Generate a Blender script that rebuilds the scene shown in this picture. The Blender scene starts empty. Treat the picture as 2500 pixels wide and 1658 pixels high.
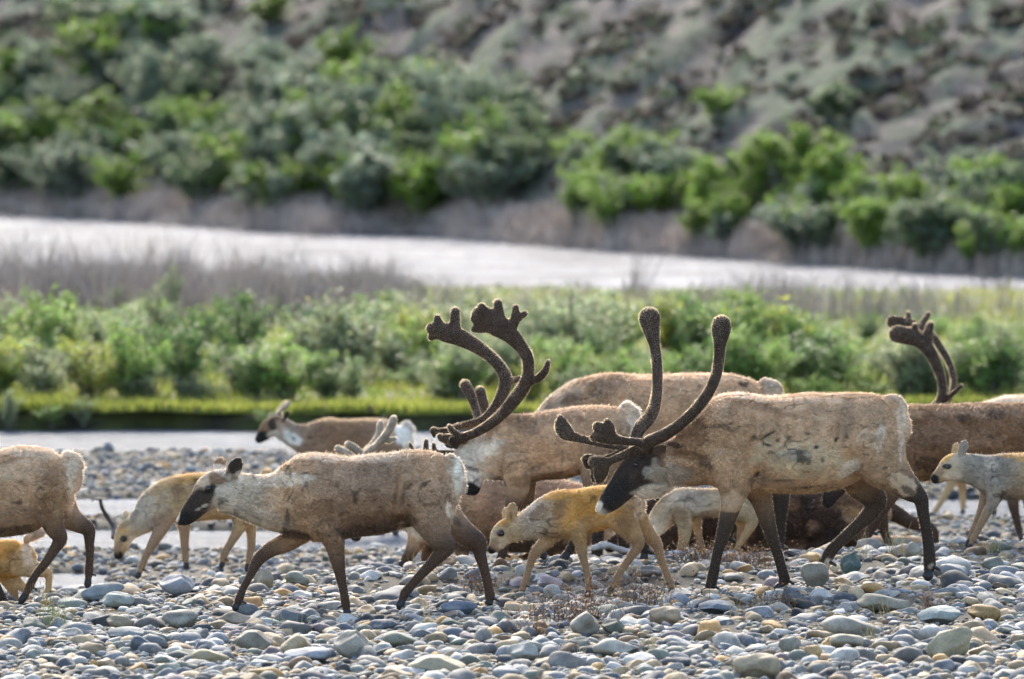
import bpy, bmesh, math, random
import numpy as np
from mathutils import Vector, Euler
from mathutils.bvhtree import BVHTree

R = math.radians
rng = np.random.default_rng(7)
random.seed(7)
SC = bpy.context.scene
COL = SC.collection

# ------------------------------------------------------------------ camera, sky, sun, exposure
F = 20833.0          # focal length in photo pixels (300 mm on a 36 mm sensor, 2500 px wide)
CAMH = 3.82          # camera height over the gravel bar
HOR = -50.0          # photo row of the horizon
cam = bpy.data.cameras.new("camera")
cam.lens = 300.0
cam.sensor_width = 36.0
cam.shift_y = (HOR - 829.0) / 2500.0
cam.clip_start = 1.0
cam.clip_end = 3000.0
cam.dof.use_dof = True
cam.dof.focus_distance = 52.0
cam.dof.aperture_fstop = 3.3
camo = bpy.data.objects.new("camera", cam)
camo.location = (0, 0, CAMH)
camo.rotation_euler = (R(90), 0, 0)
COL.objects.link(camo)
SC.camera = camo

SUN_EL, SUN_AZ = 33.0, -8.0      # azimuth measured from +Y towards +X (negative = left)
world = bpy.data.worlds.new("World")
SC.world = world
world.use_nodes = True
wn = world.node_tree.nodes
bg = wn["Background"]
sky = wn.new("ShaderNodeTexSky")
sky.sky_type = 'NISHITA'
sky.sun_disc = False
sky.sun_elevation = R(SUN_EL)
sky.sun_rotation = R(SUN_AZ)
sky.air_density = 1.0
sky.dust_density = 2.5
sky.ozone_density = 0.6
world.node_tree.links.new(sky.outputs[0], bg.inputs[0])
bg.inputs[1].default_value = 0.10
sl = bpy.data.lights.new("sun", 'SUN')
sl.energy = 1.5
sl.angle = R(22)
sl.color = (1.0, 0.93, 0.82)
sun = bpy.data.objects.new("sun", sl)
COL.objects.link(sun)
sdir = Vector((math.sin(R(SUN_AZ)) * math.cos(R(SUN_EL)), math.cos(R(SUN_AZ)) * math.cos(R(SUN_EL)), math.sin(R(SUN_EL))))
sun.rotation_euler = sdir.to_track_quat('Z', 'Y').to_euler()
sun.location = (0, 60, 60)
SC.view_settings.view_transform = 'Standard'
SC.view_settings.look = 'None'
SC.view_settings.exposure = 2.36
SC.view_settings.gamma = 1.0

# ------------------------------------------------------------------ helpers
def pos(px, py, D):
    return np.array([(px - 1250.0) / F * D, D, CAMH - (py - HOR) / F * D])

def px_of(X, D):
    return 1250.0 + X / D * F

def py_of(Z, D):
    return HOR + (CAMH - Z) * F / D

def _h(ix, iy, iz, seed):
    n = (ix * 374761393 + iy * 668265263 + iz * 2147483647 + seed * 1274126177) & 0xFFFFFFFF
    n = ((n ^ (n >> 13)) * 1274126177) & 0xFFFFFFFF
    n = n ^ (n >> 16)
    return (n & 0xFFFF) / 65535.0

def vnoise(p, s, seed=0):
    """value noise 0..1 of points (n,3) at cell size s (scalar or 3)"""
    q = np.asarray(p, float) / s
    i = np.floor(q).astype(np.int64)
    f = q - i
    f = f * f * (3 - 2 * f)
    out = 0
    for a in (0, 1):
        for b in (0, 1):
            for c in (0, 1):
                w = (f[:, 0] if a else 1 - f[:, 0]) * (f[:, 1] if b else 1 - f[:, 1]) * (f[:, 2] if c else 1 - f[:, 2])
                out = out + w * _h(i[:, 0] + a, i[:, 1] + b, i[:, 2] + c, seed)
    return out

def vnoise2(x, y, s, seed=0):
    x = np.asarray(x, float); y = np.asarray(y, float)
    sh = np.broadcast(x, y).shape
    x = np.broadcast_to(x, sh).ravel(); y = np.broadcast_to(y, sh).ravel()
    return vnoise(np.stack([x, y, np.zeros_like(x) + .37], 1), np.array(list(s) + [1.0]) if np.ndim(s) else s, seed).reshape(sh)

def sstep(a, b, x):
    t = np.clip((x - a) / (b - a), 0, 1)
    return t * t * (3 - 2 * t)

def tag(o, label=None, cat=None, group=None, kind=None):
    if label: o["label"] = label
    if cat: o["category"] = cat
    if group: o["group"] = group
    if kind: o["kind"] = kind
    return o

def link(o, parent=None):
    COL.objects.link(o)
    if parent is not None:
        o.parent = parent
    return o

def empty(name, loc):
    o = bpy.data.objects.new(name, None)
    o.empty_display_size = 0.2
    o.location = loc
    return link(o)

def np_mesh(name, V, faces, cols=None, smooth=True, mat=None):
    """V (n,3); faces: (m,k) array or list of such arrays; cols (n,3)"""
    me = bpy.data.meshes.new(name)
    if isinstance(faces, np.ndarray):
        faces = [faces]
    faces = [f for f in faces if len(f)]
    me.vertices.add(len(V))
    me.vertices.foreach_set("co", np.ascontiguousarray(V, np.float32).ravel())
    lv = np.concatenate([f.ravel() for f in faces]).astype(np.int32)
    sizes = np.concatenate([np.full(len(f), f.shape[1]) for f in faces])
    st = np.concatenate([[0], np.cumsum(sizes)[:-1]]).astype(np.int32)
    me.loops.add(len(lv))
    me.loops.foreach_set("vertex_index", lv)
    me.polygons.add(len(sizes))
    me.polygons.foreach_set("loop_start", st)
    me.polygons.foreach_set("use_smooth", np.full(len(sizes), bool(smooth)))
    me.update(calc_edges=True)
    if cols is not None:
        a = me.color_attributes.new("col", 'FLOAT_COLOR', 'POINT')
        c = np.ones((len(V), 4), np.float32)
        c[:, :3] = cols
        a.data.foreach_set("color", c.ravel())
    if mat is not None:
        me.materials.append(mat)
    return me

def np_obj(name, V, faces, cols=None, smooth=True, mat=None, parent=None):
    return link(bpy.data.objects.new(name, np_mesh(name, V, faces, cols, smooth, mat)), parent)

def cat_geo(parts):
    """join [(V,F,C)] lists"""
    Vs, Fs, Cs, n = [], [], [], 0
    for V, Fc, C in parts:
        Vs.append(V); Fs.append(Fc + n); Cs.append(C); n += len(V)
    return np.concatenate(Vs), np.concatenate(Fs), np.concatenate(Cs)

# ------------------------------------------------------------------ materials
def new_mat(name):
    m = bpy.data.materials.new(name)
    m.use_nodes = True
    nt = m.node_tree
    return m, nt, nt.nodes, nt.links, nt.nodes["Principled BSDF"]

def attr(N, name="col"):
    a = N.new("ShaderNodeAttribute"); a.attribute_name = name
    return a

def noise(N, L, scale, detail=3.0, rough=0.55, coord=None, vec=None):
    n = N.new("ShaderNodeTexNoise")
    n.inputs["Scale"].default_value = scale
    n.inputs["Detail"].default_value = detail
    n.inputs["Roughness"].default_value = rough
    if vec is not None:
        L.new(vec, n.inputs["Vector"])
    return n

def obj_coord(N, L, scale=(1, 1, 1)):
    t = N.new("ShaderNodeTexCoord")
    m = N.new("ShaderNodeMapping")
    m.inputs["Scale"].default_value = scale
    L.new(t.outputs["Object"], m.inputs["Vector"])
    return m.outputs[0]

def mulrange(N, L, fac, a, b, col):
    mr = N.new("ShaderNodeMapRange")
    mr.inputs["From Min"].default_value = 0.25; mr.inputs["From Max"].default_value = 0.75
    mr.inputs["To Min"].default_value = a; mr.inputs["To Max"].default_value = b
    L.new(fac, mr.inputs["Value"])
    mx = N.new("ShaderNodeVectorMath"); mx.operation = 'SCALE'
    L.new(col, mx.inputs[0]); L.new(mr.outputs[0], mx.inputs["Scale"])
    return mx.outputs[0]

def bump(N, L, h, strength, dist, bsdf):
    b = N.new("ShaderNodeBump")
    b.inputs["Strength"].default_value = strength
    b.inputs["Distance"].default_value = dist
    L.new(h, b.inputs["Height"]); L.new(b.outputs[0], bsdf.inputs["Normal"])

def mat_fur(name, transl, rough=0.85, tint=None, tfac=0):
    m, nt, N, L, B = new_mat(name)
    c = attr(N).outputs["Color"]
    v = obj_coord(N, L, (40, 40, 90))
    n = noise(N, L, 1.0, 4, 0.6, vec=v)
    c2 = mulrange(N, L, n.outputs["Fac"], 0.72, 1.25, c)
    L.new(c2, B.inputs["Base Color"])
    B.inputs["Roughness"].default_value = rough
    B.inputs["Specular IOR Level"].default_value = 0.2
    if transl:
        t = N.new("ShaderNodeBsdfTranslucent")
        pm = N.new("ShaderNodeGamma"); pm.inputs[1].default_value = .5     # thin hair lets more light through than it reflects
        L.new(c2, pm.inputs[0])
        tc = pm.outputs[0]
        if tint:
            tm = N.new("ShaderNodeMix"); tm.data_type = 'RGBA'; tm.inputs[0].default_value = tfac
            L.new(tc, tm.inputs[6]); tm.inputs[7].default_value = tint; tc = tm.outputs[2]
        L.new(tc, t.inputs[0])
        mx = N.new("ShaderNodeMixShader"); mx.inputs[0].default_value = transl
        L.new(B.outputs[0], mx.inputs[1]); L.new(t.outputs[0], mx.inputs[2])
        L.new(mx.outputs[0], N["Material Output"].inputs[0])
    else:
        bump(N, L, n.outputs["Fac"], 0.5, 0.01, B)
    return m

M_BODY = mat_fur("short_coat", 0)
M_FUR = mat_fur("fur", 0.58)
M_VELVET = mat_fur("velvet_hair", 0.88, .9, (.95, .80, .58, 1), .62)
M_GUARD = mat_fur("guard_hair", 0.68, .85, (.95, .86, .70, 1), .35)

def mat_plain(name, col, rough=0.6, spec=0.3):
    m, nt, N, L, B = new_mat(name)
    n = noise(N, L, 30, 3)
    t = N.new("ShaderNodeTexCoord"); L.new(t.outputs["Object"], n.inputs["Vector"])
    rgb = N.new("ShaderNodeRGB"); rgb.outputs[0].default_value = (*col, 1)
    L.new(mulrange(N, L, n.outputs["Fac"], 0.75, 1.2, rgb.outputs[0]), B.inputs["Base Color"])
    B.inputs["Roughness"].default_value = rough
    B.inputs["Specular IOR Level"].default_value = spec
    return m

M_HOOF = mat_plain("hoof_horn", (0.022, 0.02, 0.02), 0.5, 0.35)
M_EYE = mat_plain("eye_black", (0.012, 0.008, 0.006), 0.08, 0.6)

def mat_stone(name, objcol):
    m, nt, N, L, B = new_mat(name)
    if objcol:
        c = N.new("ShaderNodeObjectInfo").outputs["Color"]
        t = N.new("ShaderNodeTexCoord").outputs["Object"]
    else:
        c = attr(N).outputs["Color"]
        t = N.new("ShaderNodeNewGeometry").outputs["Position"]
    g = N.new("ShaderNodeNewGeometry").outputs["Position"]
    n1 = noise(N, L, 9, 5, 0.65, vec=g)
    n2 = noise(N, L, 110, 4, 0.7, vec=g)
    c = mulrange(N, L, n1.outputs["Fac"], 0.50, 1.5, c)
    c = mulrange(N, L, n2.outputs["Fac"], 0.6, 1.4, c)
    # pale mineral veins and lichen-like blotches
    w = noise(N, L, 16, 2, 0.5, vec=g)
    rp = N.new("ShaderNodeValToRGB")
    rp.color_ramp.elements[0].position = 0.60; rp.color_ramp.elements[0].color = (0, 0, 0, 1)
    rp.color_ramp.elements[1].position = 0.72; rp.color_ramp.elements[1].color = (1, 1, 1, 1)
    L.new(w.outputs["Fac"], rp.inputs[0])
    mx = N.new("ShaderNodeMix"); mx.data_type = 'RGBA'
    ml = N.new("ShaderNodeMath"); ml.operation = 'MULTIPLY'; ml.inputs[1].default_value = 0.45
    L.new(rp.outputs[0], ml.inputs[0]); L.new(ml.outputs[0], mx.inputs[0])
    L.new(c, mx.inputs[6]); mx.inputs[7].default_value = (0.27, 0.235, 0.17, 1)
    L.new(mx.outputs[2], B.inputs["Base Color"])
    B.inputs["Roughness"].default_value = 0.75
    B.inputs["Specular IOR Level"].default_value = 0.25
    bump(N, L, n2.outputs["Fac"], 0.35, 0.006, B)
    return m

M_STONE = mat_stone("cobble_stone", True)
M_GRAVEL = mat_stone("gravel_stone", False)

def mat_leaf(name, transl=0.4):
    m, nt, N, L, B = new_mat(name)
    a = attr(N).outputs["Color"]
    o = N.new("ShaderNodeObjectInfo").outputs["Color"]
    mx = N.new("ShaderNodeVectorMath"); mx.operation = 'MULTIPLY'
    L.new(a, mx.inputs[0]); L.new(o, mx.inputs[1])
    L.new(mx.outputs[0], B.inputs["Base Color"])
    B.inputs["Roughness"].default_value = 0.55
    B.inputs["Specular IOR Level"].default_value = 0.3
    t = N.new("ShaderNodeBsdfTranslucent"); L.new(mx.outputs[0], t.inputs[0])
    ms = N.new("ShaderNodeMixShader"); ms.inputs[0].default_value = transl
    L.new(B.outputs[0], ms.inputs[1]); L.new(t.outputs[0], ms.inputs[2])
    L.new(ms.outputs[0], N["Material Output"].inputs[0])
    return m

M_LEAF = mat_leaf("willow_leaf", 0.45)
M_TWIG = mat_leaf("twig_bark", 0.1)

def mat_ground(name, ca, cb, s1=3.0, s2=40.0, bs=0.4):
    m, nt, N, L, B = new_mat(name)
    g = N.new("ShaderNodeNewGeometry").outputs["Position"]
    n1 = noise(N, L, s1, 5, 0.6, vec=g)
    n2 = noise(N, L, s2, 4, 0.7, vec=g)
    mx = N.new("ShaderNodeMix"); mx.data_type = 'RGBA'
    rp = N.new("ShaderNodeValToRGB")
    rp.color_ramp.elements[0].position = 0.35; rp.color_ramp.elements[1].position = 0.65
    L.new(n1.outputs["Fac"], rp.inputs[0]); L.new(rp.outputs[0], mx.inputs[0])
    mx.inputs[6].default_value = (*ca, 1); mx.inputs[7].default_value = (*cb, 1)
    L.new(mulrange(N, L, n2.outputs["Fac"], 0.65, 1.35, mx.outputs[2]), B.inputs["Base Color"])
    B.inputs["Roughness"].default_value = 0.9
    B.inputs["Specular IOR Level"].default_value = 0.15
    bump(N, L, n2.outputs["Fac"], bs, 0.02, B)
    return m

M_GRAVELBED = mat_ground("gravel_bed", (0.05, 0.048, 0.044), (0.10, 0.09, 0.072), 2.0, 60.0, 0.8)
M_MEADOW = mat_ground("meadow_turf", (0.07, 0.10, 0.03), (0.12, 0.11, 0.05), 1.2, 25.0)
M_SOIL = mat_ground("cut_bank_soil", (0.024, 0.021, 0.018), (0.06, 0.07, 0.022), 1.6, 25.0)

def mat_hill():
    m, nt, N, L, B = new_mat("hillside_heath")
    a = attr(N).outputs["Color"]
    g = N.new("ShaderNodeNewGeometry").outputs["Position"]
    n = noise(N, L, 5.0, 6, 0.7, vec=g)
    L.new(mulrange(N, L, n.outputs["Fac"], 0.55, 1.4, a), B.inputs["Base Color"])
    B.inputs["Roughness"].default_value = 0.95
    B.inputs["Specular IOR Level"].default_value = 0.1
    bump(N, L, n.outputs["Fac"], 0.9, 0.12, B)
    return m
M_HILL = mat_hill()

def mat_water(name, col, sx, sy, strength, dist, rough, gloss):
    m, nt, N, L, B = new_mat(name)
    g = N.new("ShaderNodeNewGeometry").outputs["Position"]
    def nz(a, b, d):
        mp = N.new("ShaderNodeMapping"); mp.inputs["Scale"].default_value = (a, b, 1); L.new(g, mp.inputs[0])
        return noise(N, L, 1.0, d, 0.65, vec=mp.outputs[0])
    n, n2, n3 = nz(sx, sy, 5), nz(sx * .25, sy * .6, 4), nz(sx * .8, sy * .25, 3)
    rgb = N.new("ShaderNodeRGB"); rgb.outputs[0].default_value = (*col, 1)
    c = mulrange(N, L, n2.outputs["Fac"], 0.50, 1.45, mulrange(N, L, n.outputs["Fac"], 0.7, 1.3, mulrange(N, L, n3.outputs["Fac"], .7, 1.3, rgb.outputs[0])))
    df = N.new("ShaderNodeBsdfDiffuse"); L.new(c, df.inputs[0])          # silty glacial water; its pale colour and streaks also stand in for glitter
    gl = N.new("ShaderNodeBsdfGlossy"); gl.inputs["Roughness"].default_value = rough; gl.inputs[0].default_value = (.8, .8, .82, 1)
    bp = N.new("ShaderNodeBump"); bp.inputs["Strength"].default_value = strength; bp.inputs["Distance"].default_value = dist
    L.new(n.outputs["Fac"], bp.inputs["Height"]); L.new(bp.outputs[0], gl.inputs["Normal"]); L.new(bp.outputs[0], df.inputs["Normal"])
    mx = N.new("ShaderNodeMixShader"); mx.inputs[0].default_value = gloss
    L.new(df.outputs[0], mx.inputs[1]); L.new(gl.outputs[0], mx.inputs[2]); L.new(mx.outputs[0], N["Material Output"].inputs[0])
    return m
M_WATER = mat_water("channel_water", (0.080, 0.096, 0.116), 2.2, 5.0, 1.0, 0.10, 0.2, .045)
M_RIVER = mat_water("river_water", (0.165, 0.169, 0.182), 1.0, .9, 1.0, 0.5, 0.25, .045)

# ------------------------------------------------------------------ terrain height
anchors = []         # (X, D, Z) where feet stand
WATER_Z = -0.60

def crest(X):
    return 54.6 + 0.42 * np.clip(X, -5, 4)

def ground0(X, D):
    X = np.asarray(X, float); D = np.asarray(D, float)
    z = (vnoise2(X, D, 2.3, 3) - .5) * 0.10 + (vnoise2(X, D, 0.7, 4) - .5) * 0.035
    t = sstep(0.0, 7.5, D - crest(X))
    bar = -0.545 + (vnoise2(X, D, 1.6, 9) - .5) * 0.035
    z = z * (1 - t) + bar * t
    def chan(a, b, dep, m):
        return dep * m * sstep(a - .25, a + .1, D) * (1 - sstep(b - .1, b + .35, D))
    w = (vnoise2(X, D * 0, 1.1, 21) - .5) * 0.5
    Dw = D
    z = z - chan(61.0 + w, 63.2 + w, 0.25, 1 - sstep(-3.5, -2.7, X))
    z = z - chan(65.6 + w, 68.2 + w, 0.22, 1 - sstep(-1.2, -0.2, X))
    z = z - chan(69.6 + w, 72.3 + w, 0.22, 1.0)
    z = z - 0.35 * sstep(78.9 + w, 79.6 + w, D)
    return z

def ground(X, D):
    X = np.asarray(X, float); D = np.asarray(D, float)
    z = ground0(X, D)
    if anchors:
        num = 0; den = 0.02
        for ax, ad, az in anchors:
            w = np.exp(-((X - ax) ** 2 + (D - ad) ** 2) / (2 * 0.45 ** 2))
            num = num + w * (az - float(ground0(ax, ad))); den = den + w
        z = z + num / den
    return z

BK = np.array([[-30, 196], [-9.6, 160], [-6.7, 154.8], [-3.92, 148.5], [-3.3, 146.8], [-1.78, 147.8], [0, 142.3], [3.85, 133.5], [7.57, 126.1], [14, 119], [40, 108]])
def far_bank(X):
    return np.interp(X, BK[:, 0], BK[:, 1])

def hill_z(X, D):
    s = D - far_bank(X)
    z = -0.62 + 0.30 * sstep(0, 1.2, s)
    z = z + 0.10 * np.clip(s - 1, 0, 3) + 0.25 * np.clip(s - 3, 0, 80) + 0.33 * np.clip(s - 80, 0, 300)
    return z

def hummock(X, D):
    a = vnoise2(X + .35 * D, D, (1.5, 1.6), 31)
    b = vnoise2(X - .2 * D, D, (.7, .8), 32)
    c = vnoise2(X, D, (4.0, 3.2), 33)
    return a, b, c

def hill_noise(X, D):
    a = vnoise2(X - .12 * D, D, (.95, 1.5), 31); a2 = vnoise2(X + .1 * D, D, (.5, .75), 34)
    return a, a2

def hill_full(X, D):
    s = D - far_bank(X)
    a, a2 = hill_noise(X, D)
    b = vnoise2(X, D, (.30, .36), 32); c = vnoise2(X, D, (4.5, 5.2), 33)
    st = sstep(.42, .60, a) + .55 * sstep(.42, .62, a2)
    return hill_z(X, D) + (st * .20 + (b - .5) * .16 + (c - .5) * .35) * sstep(2.5, 6.5, s)

def meadow_z(X, D):
    z = -0.40 + 0.16 * sstep(83.6, 92, D) + (vnoise2(X, D, 2.0, 41) - .5) * 0.10 + (vnoise2(X, D, .5, 42) - .5) * .04
    return z - 0.75 * sstep(113 - .25 * X, 118 - .25 * X, D)

# ------------------------------------------------------------------ animals
PAL = dict(tan=(.50, .32, .185), tanl=(.61, .44, .29), brown=(.235, .132, .070), mid=(.335, .22, .142), dk=(.065, .039, .027),
           vdk=(.036, .025, .019), black=(.015, .013, .012), cream=(.68, .565, .43), white=(.80, .74, .64), greyn=(.52, .435, .335),
           orange=(.56, .305, .08), pale=(.50, .385, .24), buff=(.44, .295, .15), grey=(.30, .255, .20), velvet=(.052, .033, .022),
           velvetl=(.085, .056, .036), calfleg=(.28, .185, .11))

def C(c):
    return PAL[c] if isinstance(c, str) else c

def spline(P, sub):
    P = np.asarray(P, float)
    n = len(P)
    ext = np.vstack([2 * P[0] - P[1], P, 2 * P[-1] - P[-2]])
    out = []
    for i in range(n - 1):
        p0, p1, p2, p3 = ext[i:i + 4]
        for k in range(sub):
            t = k / sub
            out.append(.5 * ((2 * p1) + (-p0 + p2) * t + (2 * p0 - 5 * p1 + 4 * p2 - p3) * t * t + (-p0 + 3 * p1 - 3 * p2 + p3) * t ** 3))
    out.append(P[-1])
    return np.array(out)

def loft(Q, seg=20, cap=0.75):
    """Q (m,5): X, Y, Z, r, w  -> closed tube (verts, faces list)"""
    c = Q[:, :3]; r = np.maximum(Q[:, 3], 1e-3); w = Q[:, 4]
    t = np.gradient(c, axis=0)
    t /= np.linalg.norm(t, axis=1)[:, None] + 1e-9
    rows = [(c[i], t[i], r[i], r[i] * w[i]) for i in range(len(Q))]
    pre = [(c[0] - t[0] * r[0] * cap * k, t[0], r[0] * math.sqrt(1 - k * k), r[0] * w[0] * math.sqrt(1 - k * k)) for k in (.93, .75, .45)]
    post = [(c[-1] + t[-1] * r[-1] * cap * k, t[-1], r[-1] * math.sqrt(1 - k * k), r[-1] * w[-1] * math.sqrt(1 - k * k)) for k in (.45, .75, .93)]
    rows = pre + rows + post
    ang = np.linspace(0, 2 * math.pi, seg, endpoint=False)
    V = []
    yh = np.array([0, 1.0, 0])
    for cc, tt, a, b in rows:
        n = np.cross(tt, yh)
        ln = np.linalg.norm(n)
        n = n / ln if ln > 1e-6 else np.array([1.0, 0, 0])
        bb = np.cross(n, tt)
        V.append(cc + np.outer(np.cos(ang) * a, n) + np.outer(np.sin(ang) * b, bb))
    m = len(rows)
    V = np.concatenate(V + [[rows[0][0] - rows[0][1] * rows[0][2] * .25], [rows[-1][0] + rows[-1][1] * rows[-1][2] * .25]])
    Fs = []
    for i in range(m - 1):
        for j in range(seg):
            k = (j + 1) % seg
            Fs.append((i * seg + j, i * seg + k, (i + 1) * seg + k, (i + 1) * seg + j))
    for j in range(seg):
        k = (j + 1) % seg
        Fs.append((m * seg, k, j)); Fs.append((m * seg + 1, (m - 1) * seg + j, (m - 1) * seg + k))
    return V, Fs

def union(tubes, voxel, smooth_it, name, fac=.5):
    V, Fs, n = [], [], 0
    for v, f in tubes:
        V.append(v); Fs += [tuple(i + n for i in q) for q in f]; n += len(v)
    me = bpy.data.meshes.new("tmp")
    me.from_pydata(np.concatenate(V).tolist(), [], Fs)
    bm = bmesh.new(); bm.from_mesh(me); bmesh.ops.recalc_face_normals(bm, faces=bm.faces); bm.to_mesh(me); bm.free()
    o = bpy.data.objects.new("tmp", me); COL.objects.link(o)
    md = o.modifiers.new("r", 'REMESH'); md.mode = 'VOXEL'; md.voxel_size = voxel; md.use_smooth_shade = True
    sm = o.modifiers.new("s", 'SMOOTH'); sm.factor = fac; sm.iterations = smooth_it
    dg = bpy.context.evaluated_depsgraph_get(); dg.update()
    res = bpy.data.meshes.new_from_object(o.evaluated_get(dg))
    res.name = name
    bpy.data.objects.remove(o); bpy.data.meshes.remove(me)
    return res

def me_arrays(me):
    n = len(me.vertices)
    V = np.empty(n * 3, np.float32); me.vertices.foreach_get("co", V); V = V.reshape(-1, 3).astype(float)
    N = np.empty(n * 3, np.float32); me.vertices.foreach_get("normal", N); N = N.reshape(-1, 3).astype(float)
    me.calc_loop_triangles()
    T = np.empty(len(me.loop_triangles) * 3, np.int32); me.loop_triangles.foreach_get("vertices", T)
    return V, N, T.reshape(-1, 3)

def tufts(V, N, T, cols, flow, length, density, seed, wid=.0045, tilt=(8, 30), curl=1.0):
    """many thin tapering locks of hair lying along FLOW; returns (V,F,C)"""
    g = np.random.default_rng(seed)
    a = np.linalg.norm(np.cross(V[T[:, 1]] - V[T[:, 0]], V[T[:, 2]] - V[T[:, 0]]), axis=1) * .5
    L3 = length[T].mean(1)
    wgt = a * np.clip(.022 / np.maximum(L3, .006), .8, 2.6)
    n = int(wgt.sum() * density)
    t = g.choice(len(T), n, p=wgt / wgt.sum())
    u = g.random((n, 2)); fl = u.sum(1) > 1; u[fl] = 1 - u[fl]
    b = np.stack([1 - u.sum(1), u[:, 0], u[:, 1]], 1)
    def ip(A):
        return (A[T[t]] * b[:, :, None]).sum(1)
    p = ip(V); nr = ip(N); nr /= np.linalg.norm(nr, axis=1)[:, None] + 1e-9
    fw = ip(flow); c = ip(cols); L = (length[T[t]] * b).sum(1)
    fw = fw - nr * (fw * nr).sum(1)[:, None]
    fw /= np.linalg.norm(fw, axis=1)[:, None] + 1e-9
    sd = np.cross(nr, fw)
    n1 = vnoise(p, .055, seed); n2 = vnoise(p, .022, seed + 1)
    ang = ((n1 - .5) * 2.2 * curl + g.normal(0, .28, n))
    fw, sd = fw * np.cos(ang)[:, None] + sd * np.sin(ang)[:, None], sd * np.cos(ang)[:, None] - fw * np.sin(ang)[:, None]
    ti = np.radians(tilt[0] + (tilt[1] - tilt[0]) * (0.55 * g.random(n) + .45 * n2))
    L = L * g.uniform(.55, 1.25, n) * (.75 + .5 * n1)
    d = fw * np.cos(ti)[:, None] + nr * np.sin(ti)[:, None]
    tw = g.normal(0, .35, n)
    sw = sd * np.cos(tw)[:, None] + nr * np.sin(tw)[:, None]
    w = np.minimum(wid * g.uniform(.6, 1.3, n), L * .32)[:, None]
    p = p - nr * .002
    X = np.stack([p - sw * w, p + sw * w, p + d * L[:, None]], 1).reshape(-1, 3)
    k = (0.72 + .58 * n2 + .30 * (vnoise(p, .0115, seed + 3) - .5) + g.normal(0, .05, n)).clip(.35, 1.7)
    cc = c * k[:, None]
    Cc = np.repeat(cc, 3, 0); Cc[2::3] *= 1.12
    return X, np.arange(n * 3).reshape(-1, 3), Cc.clip(0, .95)

def hoof_tubes(P1, tip, r, y, dew=True):
    P1 = np.array(P1); tip = np.array(tip)
    d = tip - P1; ln = np.linalg.norm(d) + 1e-6; d = d / ln
    out = []
    for s in (-1, 1):
        o = np.array([0, s * r * .52, 0])
        Q = [[*(P1 + d * ln * .40 + o * .7), r * .70, .62], [*(P1 + d * ln * .70 + o), r * .76, .62], [*(tip - d * r * .3 + o * 1.15), r * .42, .6]]
        out.append(loft(spline(Q, 3), 10, .5))
        if dew:
            back = np.array([-1 if d[0] > 0.02 else 1, 0, -.55]) * r
            b = P1 + back * .55 + np.array([0, s * r * .6, r * .2])
            out.append(loft(np.array([[*b, r * .28, .8], [*(b + back * .8), r * .22, .8]]), 8, .8))
    return out

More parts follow.
